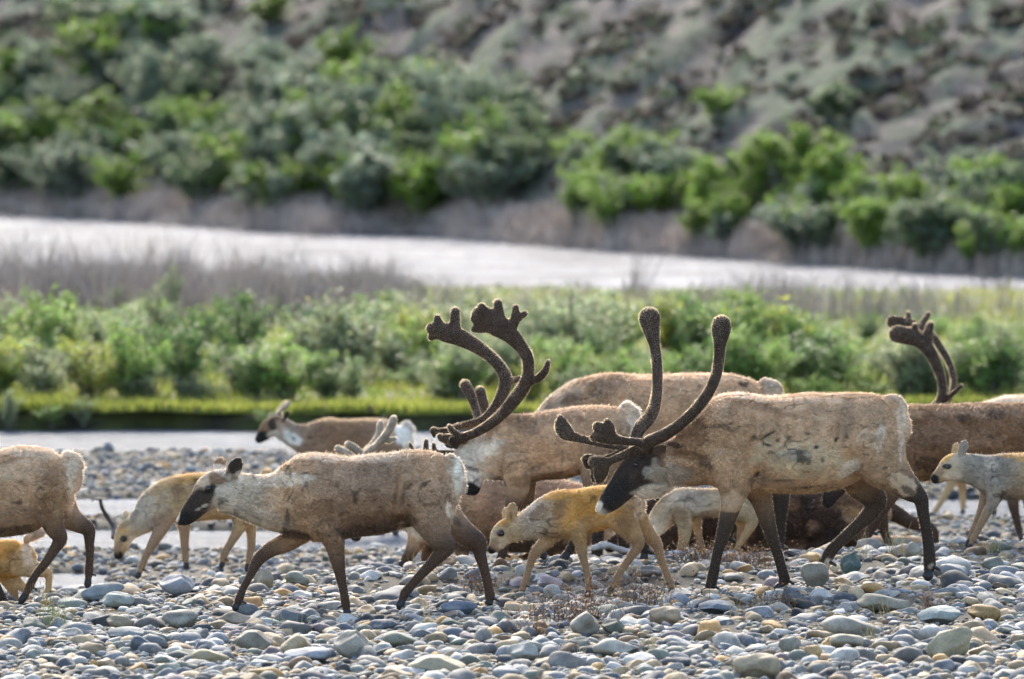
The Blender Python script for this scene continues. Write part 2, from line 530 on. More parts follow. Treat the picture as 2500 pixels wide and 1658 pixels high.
def animal(name, label, D, T, spine, legs, ears=(), tail=None, extra=(), antlers=(), patches=(), eye=None, cat="caribou",
           voxel=.0095, dens=26000, curl=1.0, wfac=1.0, lat=.12, fx=0.0, fuz=1.0, mot=1.0, relief=()):
    ox, oy, sc = T
    ppm = F / D
    seed = 100 + len(label)
    def W(cx, cy, y=0.0):
        return pos(ox + cx / sc, oy + cy / sc, D + y)
    xs = [p[0] for p in spine]
    foot = min((W(*(l[2] or l[1][-1][:2]), l[0] * lat)[2] for l in legs), default=W(xs[0], max(p[1] for p in spine))[2])
    cx = .5 * (W(min(xs), 0)[0] + W(max(xs), 0)[0])
    root_p = np.array([cx, D, foot])
    root = tag(empty(name, root_p), label, cat, "caribou herd walking along the gravel bar")
    tubes, samp = [], []
    def tube(pts, y0, y1, wdef, cols, furs, sub=6, seg=20, cap=.75, store=True):
        n = len(pts)
        Q = []
        for i, p in enumerate(pts):
            y = y0 + (y1 - y0) * i / max(n - 1, 1)
            Q.append([*(W(p[0], p[1], y)), p[2] / sc / ppm, p[3] if len(p) > 3 and p[3] else wdef])
        A = np.hstack([np.array(Q), np.array([C(c) for c in cols]), np.array(furs)[:, None]])
        A = spline(A, sub)
        A[:, :3] -= root_p
        tubes.append(loft(A[:, :5], seg, cap))
        if store:
            tg = np.gradient(A[:, :3], axis=0); tg /= np.linalg.norm(tg, axis=1)[:, None] + 1e-9
            samp.append(np.hstack([A, tg]))
    # trunk, neck and head, from the muzzle to the rump
    tube([(p[0], p[1], p[2], (p[3] if p[3] else .8) * wfac) for p in spine], 0, 0, .8, [p[4] for p in spine], [p[5] for p in spine], 6, 28)
    hoofs = []
    for side, pts, tip, ct, cl in legs:
        y0 = side * lat * 1.0; y1 = side * lat * .85
        n = len(pts)
        cols = []
        for i in range(n):
            f = min(1, max(0, (i - .6) / 1.6))
            cols.append(tuple(np.array(C(ct)) * (1 - f) + np.array(C(cl)) * f))
        furs = [.024] + [.016] + [.010] * (n - 2)
        big = [(p[0], p[1], p[2] * (1.0 if i == 0 else 1.10), (.62 if i == 0 else .78 if i == 1 else .9)) for i, p in enumerate(pts)]
        tube(big, y0 * 1.12, y1, .9, cols, furs[:n], 6, 16)
        if tip is not None:
            P1 = W(pts[-1][0], pts[-1][1], y1); tp = W(tip[0], tip[1], y1)
            mid = (P1 + tp) / 2
            r = pts[-1][2] / sc / ppm
            A = np.array([[*P1, r, .9, *C(cl), .008], [*mid, r * .85, 1.0, *C(cl), .008]])
            A[:, :3] -= root_p
            tubes.append(loft(A[:, :5], 12, .4))
            samp.append(np.hstack([A, np.tile((tp - P1) / (np.linalg.norm(tp - P1) + 1e-6), (2, 1))]))
            hoofs.append((P1 - root_p, tp - root_p, r, y1))
            if D < 57.2 and tp[2] > -.3:
                anchors.append((tp[0], tp[1], tp[2] - .005))
    for side, base, tip, wd, col in ears:
        y = side * lat * .55
        mx, my = (base[0] + tip[0]) / 2, (base[1] + tip[1]) / 2
        bx, by = tip[0] + (tip[0] - mx) * -.30, tip[1] + (tip[1] - my) * -.30
        tube([(base[0], base[1], wd * .36), (mx, my, wd * .56), (bx, by, wd * .46), (tip[0] + (tip[0] - mx) * .08, tip[1] + (tip[1] - my) * .08, wd * .22)], y * .8, y * 1.7, .42, [col] * 4, [.012] * 4, 5, 14, .5)
    if tail:
        tube([(p[0], p[1], p[2]) for p in tail[0]], 0, 0, .8, [tail[1]] * len(tail[0]), [tail[2]] * len(tail[0]), 5, 16)
    for pts, y, col, fur, w in extra:
        tube([(p[0], p[1], p[2]) for p in pts], y, y, w, [col] * len(pts), [fur] * len(pts), 5, 16)
    me = union(tubes, voxel, 3, "body")
    V, N, TR = me_arrays(me)
    S = np.concatenate(samp)
    sp, sr, sw_, scol, sfur, st = S[:, :3], S[:, 3], S[:, 4], S[:, 5:8], S[:, 8], S[:, 9:12]
    cols = np.empty((len(V), 3)); flow = np.empty((len(V), 3)); fur = np.empty(len(V))
    for a in range(0, len(V), 4000):
        v = V[a:a + 4000]
        dd = v[:, None, :] - sp[None]
        dd[:, :, 1] /= np.maximum(sw_, .5)[None]
        dist = np.sqrt((dd ** 2).sum(2)) / sr[None]
        w = 1 / (dist + .12) ** 9
        w /= w.sum(1)[:, None]
        cols[a:a + 4000] = w @ scol
        fur[a:a + 4000] = w @ sfur
        flow[a:a + 4000] = w @ st
    # coat tones come from patches; dark belly and fold patches also paint in shade (in photo units of this animal)
    wx = V + root_p
    qx = (px_of(wx[:, 0], wx[:, 1]) - ox) * sc
    qy = (py_of(wx[:, 2], wx[:, 1]) - oy) * sc
    wob = (vnoise(V, .05, seed + 5) - .5) * .7 + (vnoise(V, .018, seed + 6) - .5) * .35
    for pt in patches:
        x, y, rx, ry, rot, col, s = pt[:7]
        ca, sa = math.cos(R(rot)), math.sin(R(rot))
        u = ((qx - x) * ca + (qy - y) * sa) / rx; v = (-(qx - x) * sa + (qy - y) * ca) / ry
        e = np.sqrt(u * u + v * v) + wob * (pt[7] if len(pt) > 7 else 1.0)
        m = (1 - sstep(.72, 1.12, e)) * s
        cols = cols * (1 - m)[:, None] + np.array(C(col)) * m[:, None]
        if len(pt) > 8:
            fur = fur * (1 - m) + pt[8] * m
    # moulting coat: clumps
    bigf = sstep(.008, .02, fur) * mot
    mo = vnoise(V, .13, seed + 2); mf = vnoise(V, (.05, .05, .03), seed + 3)
    cols = cols * (1 + bigf * ((mo - .5) * .36 + (mf - .5) * .38))[:, None]
    crk = np.abs(vnoise(V, (.06, .06, .045), seed + 4) - .5) + np.abs(vnoise(V, .15, seed + 8) - .5) * .25
    cols = cols * (1 - .68 * bigf * (1 - sstep(.012, .055, crk)))[:, None]
    for rx0, ry0, rw, rh, rr, dep in relief:
        ca, sa = math.cos(R(rr)), math.sin(R(rr))
        u = ((qx - rx0) * ca + (qy - ry0) * sa) / rw; v = (-(qx - rx0) * sa + (qy - ry0) * ca) / rh
        V = V + N * (dep * np.exp(-(u * u + v * v) * 1.2) * sstep(.15, .6, np.abs(N[:, 1])))[:, None]
    if relief:
        me.vertices.foreach_set('co', np.ascontiguousarray(V, np.float32).ravel()); me.update()
        V, N, TR = me_arrays(me)
    cols = cols.clip(0.004, .9)
    a = me.color_attributes.new("col", 'FLOAT_COLOR', 'POINT')
    c4 = np.ones((len(V), 4), np.float32); c4[:, :3] = cols
    a.data.foreach_set("color", c4.ravel())
    me.materials.clear(); me.materials.append(M_BODY)
    ob = link(bpy.data.objects.new("body", me), root)
    flow = flow + np.array([fx, 0, -.35])
    X, Fc, Cc = tufts(V, N, TR, cols, flow, fur * fuz * np.where(fur > .038, 1.0, .62), dens * 1.5, seed, wid=.0036, tilt=(5, 22), curl=curl * .6)
    fz = np.clip(fur * .8, .010, .026)
    X2, F2, C2 = tufts(V, N, TR, (cols * 1.12 + np.array([.030, .022, .013])).clip(0, .9), flow, fz, dens * .22, seed + 9, wid=.0022, tilt=(38, 78), curl=.6)
    fo = np_obj("fur", np.concatenate([X, X2]), np.concatenate([Fc, F2 + len(X)]), np.concatenate([Cc, C2]), False, M_FUR, root)
    fo.data.materials.append(M_GUARD)
    fo.data.polygons.foreach_set("material_index", np.concatenate([np.zeros(len(Fc)), np.ones(len(F2))]).astype(np.int32))
    for P1, tp, r, y in hoofs:
        hm = union(hoof_tubes(P1, tp, r * 1.25, y), .006, 2, "hoof")
        hm.materials.clear(); hm.materials.append(M_HOOF)
        link(bpy.data.objects.new("hoof", hm), root)
    if eye:
        bvh = BVHTree.FromPolygons(V.tolist(), TR.tolist())
        e0 = W(eye[0], eye[1]) - root_p
        for s in (-1, 1):
            hit = bvh.ray_cast(Vector((e0[0], s * 2.0, e0[2])), Vector((0, -s, 0)))
            if hit[0] is None: continue
            bm = bmesh.new(); bmesh.ops.create_uvsphere(bm, u_segments=16, v_segments=10, radius=1)
            er = eye[2] / sc / ppm
            for v in bm.verts: v.co = Vector((v.co.x * er * 1.2, v.co.y * er * .8, v.co.z * er))
            em = bpy.data.meshes.new("eye"); bm.to_mesh(em); bm.free()
            for p in em.polygons: p.use_smooth = True
            em.materials.append(M_EYE)
            eo = link(bpy.data.objects.new("eye", em), root)
            eo.location = (hit[0].x, hit[0].y + s * er * .1, hit[0].z)
    for strokes, cdark, clight, T2 in antlers:
        tb, sm = [], []
        o2 = T2 or T
        for pts, y0, y1, w in strokes:
            n = len(pts); Q = []
            for i, p in enumerate(pts):
                y = y0 + (y1 - y0) * math.sin(.5 * math.pi * i / max(n - 1, 1))
                Q.append([*(pos(o2[0] + p[0] / o2[2], o2[1] + p[1] / o2[2], D + y) - root_p), p[2] / o2[2] / ppm, p[3] if len(p) > 3 else w])
            A = spline(Q, 6)
            tb.append(loft(A, 16, .85))
            tg = np.gradient(A[:, :3], axis=0)
            sm.append(np.hstack([A[:, :3], tg / (np.linalg.norm(tg, axis=1)[:, None] + 1e-9)]))
        am = union(tb, .0075, 3, "antler")
        V, N, TR = me_arrays(am)
        S = np.concatenate(sm)
        idx = np.concatenate([np.argmin(((V[a:a + 4000, None, :] - S[None, :, :3]) ** 2).sum(2), 1) for a in range(0, len(V), 4000)])
        nz = vnoise(V, .04, 77)
        cols = np.array(C(cdark)) * (.7 + .6 * nz)[:, None]
        a = am.color_attributes.new("col", 'FLOAT_COLOR', 'POINT')
        c4 = np.ones((len(V), 4), np.float32); c4[:, :3] = cols
        a.data.foreach_set("color", c4.ravel())
        am.materials.clear(); am.materials.append(M_BODY)
        ao = link(bpy.data.objects.new("antler", am), root)
        lc = np.tile(np.array(C(clight)), (len(V), 1)) * (.7 + .6 * nz)[:, None]
        X, Fc, Cc = tufts(V, N, TR, lc, S[idx, 3:6], np.full(len(V), .0105), 27000, seed + 50, wid=.0013, tilt=(35, 80))
        np_obj("velvet", X, Fc, Cc, False, M_VELVET, ao)
    return root

K1 = (0, 1000, 2.3828); K2 = (400, 1050, 2.8155); K3 = (1000, 700, 2.8517); K4 = (1150, 1100, 3.92)
K5 = (1330, 720, 2.703); K6 = (1550, 900, 2.7038); K7 = (2050, 730, 2.34); K8 = (580, 900, 3.8145); K0 = (0, 0, 1.0)

def k6to5(pts):
    return [(p[0] + 595, p[1] + 487, *p[2:]) for p in pts]
def t65(t):
    return (t[0] + 595, t[1] + 487)

# walking cow in front ---------------------------------------------------------
animal("caribou_cow", "antlerless brown caribou cow with dark muzzle striding in front of the orange calf", 52.0, K2,
  [(118, 628, 40, .75, "black", .006), (168, 585, 64, .68, "black", .006), (245, 500, 86, .62, "vdk", .007), (325, 425, 128, .56, "mid", .010),
   (400, 415, 150, .56, "greyn", .018), (480, 432, 148, .58, "cream", .030), (620, 470, 166, .60, "greyn", .034), (760, 490, 206, .62, "greyn", .034),
   (900, 478, 274, .66, "tan", .030), (1000, 463, 305, .72, "tan", .028), (1150, 465, 299, .80, "mid", .028), (1300, 458, 278, .86, "mid", .028),
   (1450, 442, 280, .86, "mid", .028), (1600, 415, 264, .86, "mid", .028), (1750, 390, 258, .82, "mid", .028), (1870, 370, 228, .8, "tan", .028),
   (1950, 362, 180, .76, "cream", .030), (1985, 350, 120, .7, "white", .034)],
  [(1, [(930, 690, 100), (850, 765, 66), (745, 815, 52), (655, 885, 41), (598, 990, 28), (545, 1090, 25), (515, 1170, 30)], (478, 1245), "brown", "dk"),
   (-1, [(1130, 640, 130), (1170, 775, 68), (1195, 900, 47), (1218, 1020, 33), (1238, 1120, 28), (1250, 1200, 31)], (1268, 1290), "brown", "dk"),
   (-1, [(1800, 480, 190), (1850, 640, 118), (1895, 745, 80), (1940, 800, 60), (1880, 875, 44), (1800, 960, 34), (1715, 1050, 30), (1655, 1125, 33)], (1610, 1240), "mid", "dk"),
   (1, [(1900, 540, 120), (1985, 640, 92), (2075, 715, 74), (2155, 772, 60), (2172, 850, 42), (2200, 950, 33), (2228, 1060, 31), (2243, 1150, 34)], (2228, 1215), "mid", "dk")],
  ears=[(-1, (440, 350), (518, 203), 96, "vdk"), (1, (375, 300), (395, 192), 84, "brown")],
  tail=([(1960, 200, 46), (2010, 240, 42), (2034, 290, 30), (2032, 318, 14)], "white", .045),
  extra=[([(1940, 470, 80), (1955, 560, 50), (1970, 630, 30)], .05, "cream", .02, .7)],
  patches=[(1222, 640, 14, 90, 4, "vdk", .8), (838, 640, 14, 120, 8, "dk", .6, 1.4), (1645, 440, 16, 120, 8, "dk", .55, 1.4), (860, 460, 12, 60, 30, "dk", .7), (560, 560, 90, 10, 30, "dk", .5), (1690, 660, 60, 18, 40, "dk", .7), (225, 520, 180, 86, -48, "vdk", .95, .5, .006), (150, 620, 70, 60, -48, "black", .9, .4), (310, 398, 54, 40, -20, "black", .95, .5), (270, 340, 60, 60, -60, "tanl", .8), (360, 265, 90, 34, 5, "cream", .9), (370, 335, 78, 50, 20, "brown", .9),  # leading thin patches paint shade into elbow, shoulder, flank and neck folds
           (280, 520, 34, 16, -20, "greyn", .8), (240, 545, 26, 12, -20, "greyn", .6), (85, 600, 22, 70, 15, "cream", .9, .3), (150, 672, 70, 14, 10, "cream", .7, .3),
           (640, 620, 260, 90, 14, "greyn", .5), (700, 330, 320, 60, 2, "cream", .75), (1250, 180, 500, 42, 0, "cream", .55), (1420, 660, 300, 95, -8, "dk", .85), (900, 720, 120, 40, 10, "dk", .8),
           (1350, 560, 420, 120, -3, "brown", .6), (850, 430, 28, 36, 30, "brown", .6), (840, 620, 24, 90, 5, "dk", .5), (2014, 300, 26, 150, -4, "white", .8), (1955, 540, 24, 70, -10, "cream", .9),
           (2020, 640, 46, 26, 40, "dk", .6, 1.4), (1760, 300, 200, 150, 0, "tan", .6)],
  eye=(308, 398, 19), fx=.2, relief=[(1000, 420, 130, 220, 12, .022), (1620, 420, 34, 170, 8, -.035), (1300, 430, 200, 150, 0, .012), (850, 480, 34, 200, 10, -.02), (1780, 330, 120, 140, 0, .02), (1640, 640, 80, 60, 0, -.03), (1170, 560, 40, 130, 0, -.02), (400, 480, 60, 60, 0, .012), (260, 440, 40, 30, -40, -.01)])

# main bull --------------------------------------------------------------------
b_spine = [(372, 1418, 44, .8, "cream", .006), (428, 1362, 74, .72, "black", .007), (502, 1280, 92, .62, "vdk", .007), (585, 1185, 112, .58, "vdk", .009),
   (690, 1118, 128, .58, "dk", .016), (800, 1110, 140, .60, "mid", .036), (910, 1095, 178, .62, "mid", .036), (1020, 1045, 234, .62, "tan", .034), (1130, 1008, 290, .66, "tan", .032),
   (1240, 975, 330, .72, "tan", .030), (1350, 980, 327, .78, "tan", .024), (1480, 985, 320, .86, "tan", .022), (1600, 985, 327, .90, "tan", .020), (1750, 978, 334, .90, "tan", .020),
   (1880, 962, 322, .88, "tan", .020), (2000, 930, 295, .84, "tan", .022), (2120, 900, 262, .82, "tan", .022), (2220, 880, 230, .78, "tan", .026), (2290, 868, 186, .74, "tanl", .03), (2325, 860, 120, .7, "cream", .034)]
near_ant = [([(672, 1000, 46, 1), (690, 968, 42), (770, 935, 42), (860, 880, 39), (940, 815, 38), (1015, 735, 38), (1080, 645, 38), (1128, 540, 37), (1148, 440, 37), (1156, 330, 42), (1164, 240, 64, .6), (1166, 185, 60, .6)], -.06, -.30, .85),
            ([(672, 980, 34), (600, 972, 28), (530, 966, 28), (470, 955, 36), (405, 935, 48), (345, 932, 40), (318, 940, 28)], -.07, -.16, .5),
            ([(430, 930, 50), (385, 890, 48), (345, 868, 36)], -.14, -.17, .45), ([(420, 935, 40), (430, 880, 34), (412, 835, 24)], -.14, -.17, .6),
            ([(660, 1010, 34), (590, 1025, 30), (515, 1060, 30), (440, 1092, 28), (385, 1115, 38), (335, 1105, 44), (318, 1098, 38)], -.05, -.02, .5),
            ([(380, 1110, 52), (372, 1165, 52), (360, 1215, 38), (352, 1232, 22)], -.02, -.02, .42)]
far_ant = [([(640, 1010, 44, 1), (600, 960, 40), (625, 885, 44), (685, 815, 46), (722, 745, 40), (740, 650, 36), (744, 540, 36), (738, 430, 36), (724, 330, 38), (704, 230, 58, .65), (692, 158, 72, .6), (688, 140, 70, .6)], .06, .32, .85),
           ([(620, 985, 32), (520, 1000, 28), (430, 992, 27), (320, 970, 27), (220, 945, 30), (140, 920, 42), (100, 885, 34), (86, 835, 22)], .07, .18, .5),
           ([(165, 915, 34), (130, 850, 28), (100, 805, 20)], .17, .18, .6),
           ([(620, 1020, 28), (540, 1020, 26), (450, 1065, 22), (360, 1085, 24), (290, 1082, 32), (262, 1082, 28)], .05, .10, .55),
           ([(275, 1085, 32), (285, 1130, 26)], .10, .10, .5), ([(340, 1110, 24), (325, 1190, 26), (330, 1225, 22)], .08, .09, .5)]
animal("caribou_bull", "huge-antlered tan caribou bull with black face walking nearest at right", 52.8, K5, b_spine,
  [(-1, k6to5([(650, 620, 170), (655, 770, 108), (640, 880, 68), (610, 990, 53), (578, 1100, 41), (542, 1230, 32), (518, 1350, 34), (500, 1430, 33)]), t65((440, 1500)), "tan", "vdk"),
   (1, k6to5([(760, 700, 130), (808, 800, 88), (838, 880, 64), (872, 1000, 50), (906, 1110, 38), (942, 1225, 33), (972, 1330, 33), (990, 1395, 35)]), t65((918, 1482)), "dk", "vdk"),
   (-1, k6to5([(1580, 520, 210), (1650, 640, 150), (1745, 735, 100), (1835, 812, 68), (1886, 860, 47), (1902, 950, 38), (1925, 1080, 34), (1942, 1210, 37), (1945, 1300, 39)]), t65((1925, 1405)), "tan", "vdk"),
   (1, k6to5([(1450, 640, 150), (1490, 750, 104), (1560, 825, 84), (1598, 880, 58), (1540, 965, 48), (1450, 1052, 38), (1352, 1142, 36), (1288, 1210, 38), (1262, 1270, 38)]), t65((1226, 1395)), "dk", "vdk")],
  ears=[(-1, (700, 1080), (792, 1000), 74, "dk"), (1, (700, 1020), (760, 960), 60, "dk")],
  tail=([(2250, 705, 44), (2315, 700, 44), (2354, 745, 38), (2360, 805, 20)], "white", .06),
  extra=[([(640, 1290, 55), (720, 1270, 60), (800, 1240, 60)], 0, "cream", .05, .6), ([(1990, 1190, 60), (2040, 1160, 40)], 0, "cream", .02, .7)],
  antlers=[(near_ant, "velvet", "velvetl", None), (far_ant, "velvet", "velvetl", None)],
  patches=[(1392, 1215, 16, 66, 28, "vdk", .85), (1500, 1222, 150, 11, -4, "dk", .7), (1740, 1262, 190, 10, -5, "dk", .55), (2075, 1140, 60, 12, -40, "dk", .6), (1985, 930, 14, 90, 10, "brown", .6), (1330, 700, 200, 10, 8, "brown", .7), (690, 1190, 110, 120, -30, "dk", .75, 1.2), (520, 1260, 214, 112, -50, "vdk", 1, .6, .007), (470, 1300, 120, 60, -50, "black", .8, .6), (600, 1180, 60, 26, -50, "dk", .6), (660, 1110, 110, 80, -20, "vdk", .9), (352, 1400, 26, 44, 30, "cream", 1, .2), (400, 1462, 66, 14, 12, "cream", .9, .2),  # leading thin marks are painted shade in the elbow, belly and flank creases
           (670, 1290, 95, 40, -12, "cream", .95, 1.0, .055), (820, 1180, 130, 70, -10, "greyn", .7, 1, .045), (880, 1280, 190, 30, 3, "cream", .7), (680, 1165, 34, 34, 0, "grey", .7), (720, 1130, 26, 60, 10, "greyn", .6, 1, .04),
           (960, 930, 150, 90, -40, "brown", .65), (840, 990, 60, 20, 10, "vdk", .8), (930, 1060, 110, 34, 8, "brown", .8), (1060, 1110, 40, 60, -25, "dk", .55),
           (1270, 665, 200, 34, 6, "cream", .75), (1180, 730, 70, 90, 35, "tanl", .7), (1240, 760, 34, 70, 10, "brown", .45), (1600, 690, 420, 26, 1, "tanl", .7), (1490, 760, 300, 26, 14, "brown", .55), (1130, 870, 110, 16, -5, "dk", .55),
           (1700, 1080, 330, 120, 3, "pale", .75), (1560, 1010, 95, 14, -32, "dk", .4), (1480, 920, 60, 9, -28, "black", .9, .3), (1470, 990, 36, 9, 20, "black", .9, .3), (1535, 960, 12, 10, 0, "black", .9, .3), (1790, 1005, 20, 13, 0, "black", .9, .4),
           (1925, 955, 14, 18, 0, "black", .9, .4), (1640, 1050, 130, 40, 0, "grey", .7), (1740, 1100, 14, 20, 40, "vdk", .7), (1985, 1005, 22, 10, 0, "black", .8), (2000, 930, 10, 30, 0, "vdk", .7), (1830, 1080, 14, 22, 10, "vdk", .6), (2110, 1050, 26, 12, 0, "grey", .6), (2245, 1142, 16, 12, 0, "black", .8, .4), (2270, 1190, 9, 11, 0, "black", .7, .4),
           (1640, 1250, 330, 36, 2, "mid", .5), (1700, 1300, 330, 24, 0, "buff", .6), (1430, 1230, 70, 40, 0, "mid", .7), (1400, 1200, 20, 24, 0, "vdk", .8), (2210, 940, 34, 90, 12, "cream", .7), (2350, 900, 26, 240, 2, "cream", .7), (2130, 950, 90, 60, 30, "tanl", .5),
           (2360, 1250, 120, 70, 35, "tanl", .7), (2410, 1300, 70, 22, 35, "vdk", .75), (2010, 1150, 80, 36, -30, "cream", .7), (1990, 800, 60, 150, 10, "mid", .5), (1250, 1350, 100, 60, 0, "tanl", .6), (1230, 1410, 80, 26, 0, "tan", .7), (1870, 1775, 34, 36, 0, "cream", .6), (1590, 1950, 30, 24, 0, "greyn", .5), (2545, 1790, 24, 26, 0, "greyn", .5)],
  eye=(600, 1118, 15), lat=.13, curl=.8, dens=30000, relief=[(1215, 880, 130, 230, 18, .028), (1380, 960, 40, 240, 8, -.03), (1980, 860, 60, 200, 12, -.04), (2020, 1090, 90, 60, -30, -.035), (1720, 1130, 260, 130, 3, .025), (2150, 850, 110, 140, 0, .022), (1270, 1180, 70, 90, 0, .015), (1400, 1200, 40, 60, 10, -.03), (1040, 1120, 30, 110, -25, -.03), (920, 1060, 110, 26, 8, -.02), (1560, 900, 30, 160, 8, -.012), (1660, 900, 30, 160, 8, -.012), (1760, 900, 30, 160, 8, -.012), (1240, 770, 30, 60, 20, -.02)])

# central bull -----------------------------------------------------------------
c_near = [([(330, 1080, 34, 1), (370, 1052, 32), (450, 1022, 33), (560, 958, 37), (655, 875, 42), (735, 780, 48), (800, 685, 46), (828, 590, 42), (818, 490, 43), (765, 405, 50, .7), (690, 325, 66, .5), (610, 265, 84, .4), (530, 215, 78, .35), (480, 195, 60, .35)], -.05, -.26, .85),
          ([(560, 240, 60), (510, 165, 42), (498, 140, 32)], -.25, -.27, .4), ([(490, 240, 60), (450, 220, 34)], -.26, -.27, .4), ([(520, 270, 56), (465, 288, 40), (440, 300, 22)], -.25, -.27, .4),
          ([(630, 250, 48), (622, 170, 36), (613, 112, 32)], -.25, -.26, .6), ([(690, 320, 42), (730, 240, 38), (738, 180, 30), (738, 142, 24)], -.24, -.26, .55), ([(735, 240, 28), (775, 205, 26), (806, 186, 22)], -.25, -.26, .7),
          ([(845, 665, 24), (900, 635, 30), (945, 585, 26), (966, 520, 18)], -.2, -.28, .8),
          ([(400, 1045, 30), (345, 1035, 24), (300, 1005, 24), (276, 972, 18)], -.06, -.09, .8), ([(380, 1065, 34), (280, 1062, 36), (222, 1052, 30), (212, 1040, 24)], -.05, -.05, .5)]
c_far = [([(300, 1075, 34, 1), (240, 1020, 26), (300, 985, 24), (400, 960, 26), (510, 930, 33), (590, 852, 40), (648, 745, 44), (668, 640, 46), (622, 548, 43), (540, 468, 44), (440, 400, 54, .6), (340, 350, 64, .5), (255, 320, 70, .4), (185, 300, 58, .4), (150, 290, 42, .4)], .05, .28, .85),
         ([(220, 300, 50), (198, 240, 34), (194, 210, 24)], .27, .28, .5), ([(190, 320, 46), (150, 352, 30)], .27, .28, .4), ([(310, 330, 48), (316, 240, 38), (318, 168, 33)], .26, .27, .6),
         ([(690, 660, 26), (740, 648, 24), (790, 628, 18)], .2, .26, .8), ([(260, 1005, 22), (195, 1005, 22), (160, 995, 20), (172, 1040, 16)], .06, .08, .7)]
animal("caribou_bull", "caribou bull with hand-shaped velvet antlers and white neck in the middle of the herd", 55.5, K3,
  [(428, 1412, 62, .8, "black", .006), (432, 1350, 84, .72, "cream", .010), (425, 1260, 104, .62, "cream", .016), (410, 1180, 104, .62, "grey", .016), (450, 1165, 112, .62, "cream", .03),
   (550, 1165, 182, .62, "cream", .034), (670, 1130, 236, .66, "tanl", .03), (800, 1125, 240, .74, "tan", .026), (920, 1110, 238, .82, "tan", .026), (1050, 1095, 244, .86, "tan", .026),
   (1180, 1065, 234, .86, "tan", .026), (1300, 1040, 216, .84, "tan", .026), (1400, 1020, 198, .8, "tan", .03), (1490, 1000, 162, .76, "cream", .034), (1535, 990, 110, .7, "white", .04)],
  [(-1, [(740, 1240, 112), (752, 1390, 80), (728, 1480, 58), (695, 1610, 42), (668, 1740, 31), (645, 1860, 33)], (600, 1978), "tan", "dk"),
   (1, [(800, 1300, 90), (812, 1430, 58), (815, 1560, 44), (840, 1680, 32), (900, 1800, 32)], (945, 1905), "brown", "vdk"),
   (-1, [(1350, 1150, 150), (1300, 1320, 100), (1310, 1460, 62), (1320, 1540, 48), (1210, 1690, 36), (1135, 1800, 34)], (1040, 1940), "mid", "vdk"),
   (1, [(1420, 1150, 130), (1480, 1330, 90), (1580, 1480, 60), (1600, 1560, 42), (1620, 1720, 33), (1636, 1830, 33)], (1630, 1920), "mid", "vdk")],
  ears=[(-1, (330, 1125), (288, 1052), 60, "vdk"), (1, (300, 1120), (240, 1070), 50, "vdk")],
  tail=([(1500, 850, 54), (1550, 880, 44), (1570, 940, 30)], "white", .06), antlers=[(c_near, "velvet", "velvetl", None), (c_far, "velvet", "velvetl", None)],
  patches=[(860, 1272, 60, 16, -22, "vdk", .85), (560, 1340, 14, 60, 10, "dk", .6), (650, 1250, 14, 110, 4, "dk", .45), (455, 1410, 95, 58, 10, "black", 1, .25, .005), (372, 1400, 20, 56, -10, "cream", 1, .2), (420, 1466, 70, 14, 8, "cream", .8, .2), (500, 1330, 110, 60, 25, "white", .7, .8, .03), (470, 1150, 190, 80, -20, "white", .55),  # leading narrow patches draw shade into the body folds
           (760, 930, 130, 60, 10, "brown", .6), (1050, 900, 220, 60, -5, "mid", .6), (700, 1280, 90, 120, 0, "tan", .6), (620, 1360, 60, 30, 10, "dk", .8), (950, 1330, 240, 55, -8, "brown", .8), (1180, 930, 40, 40, 0, "brown", .7), (860, 1000, 50, 34, 0, "mid", .8), (440, 1272, 70, 16, 6, "vdk", .6), (1000, 1260, 180, 36, -12, "tanl", .6)],
  lat=.13)

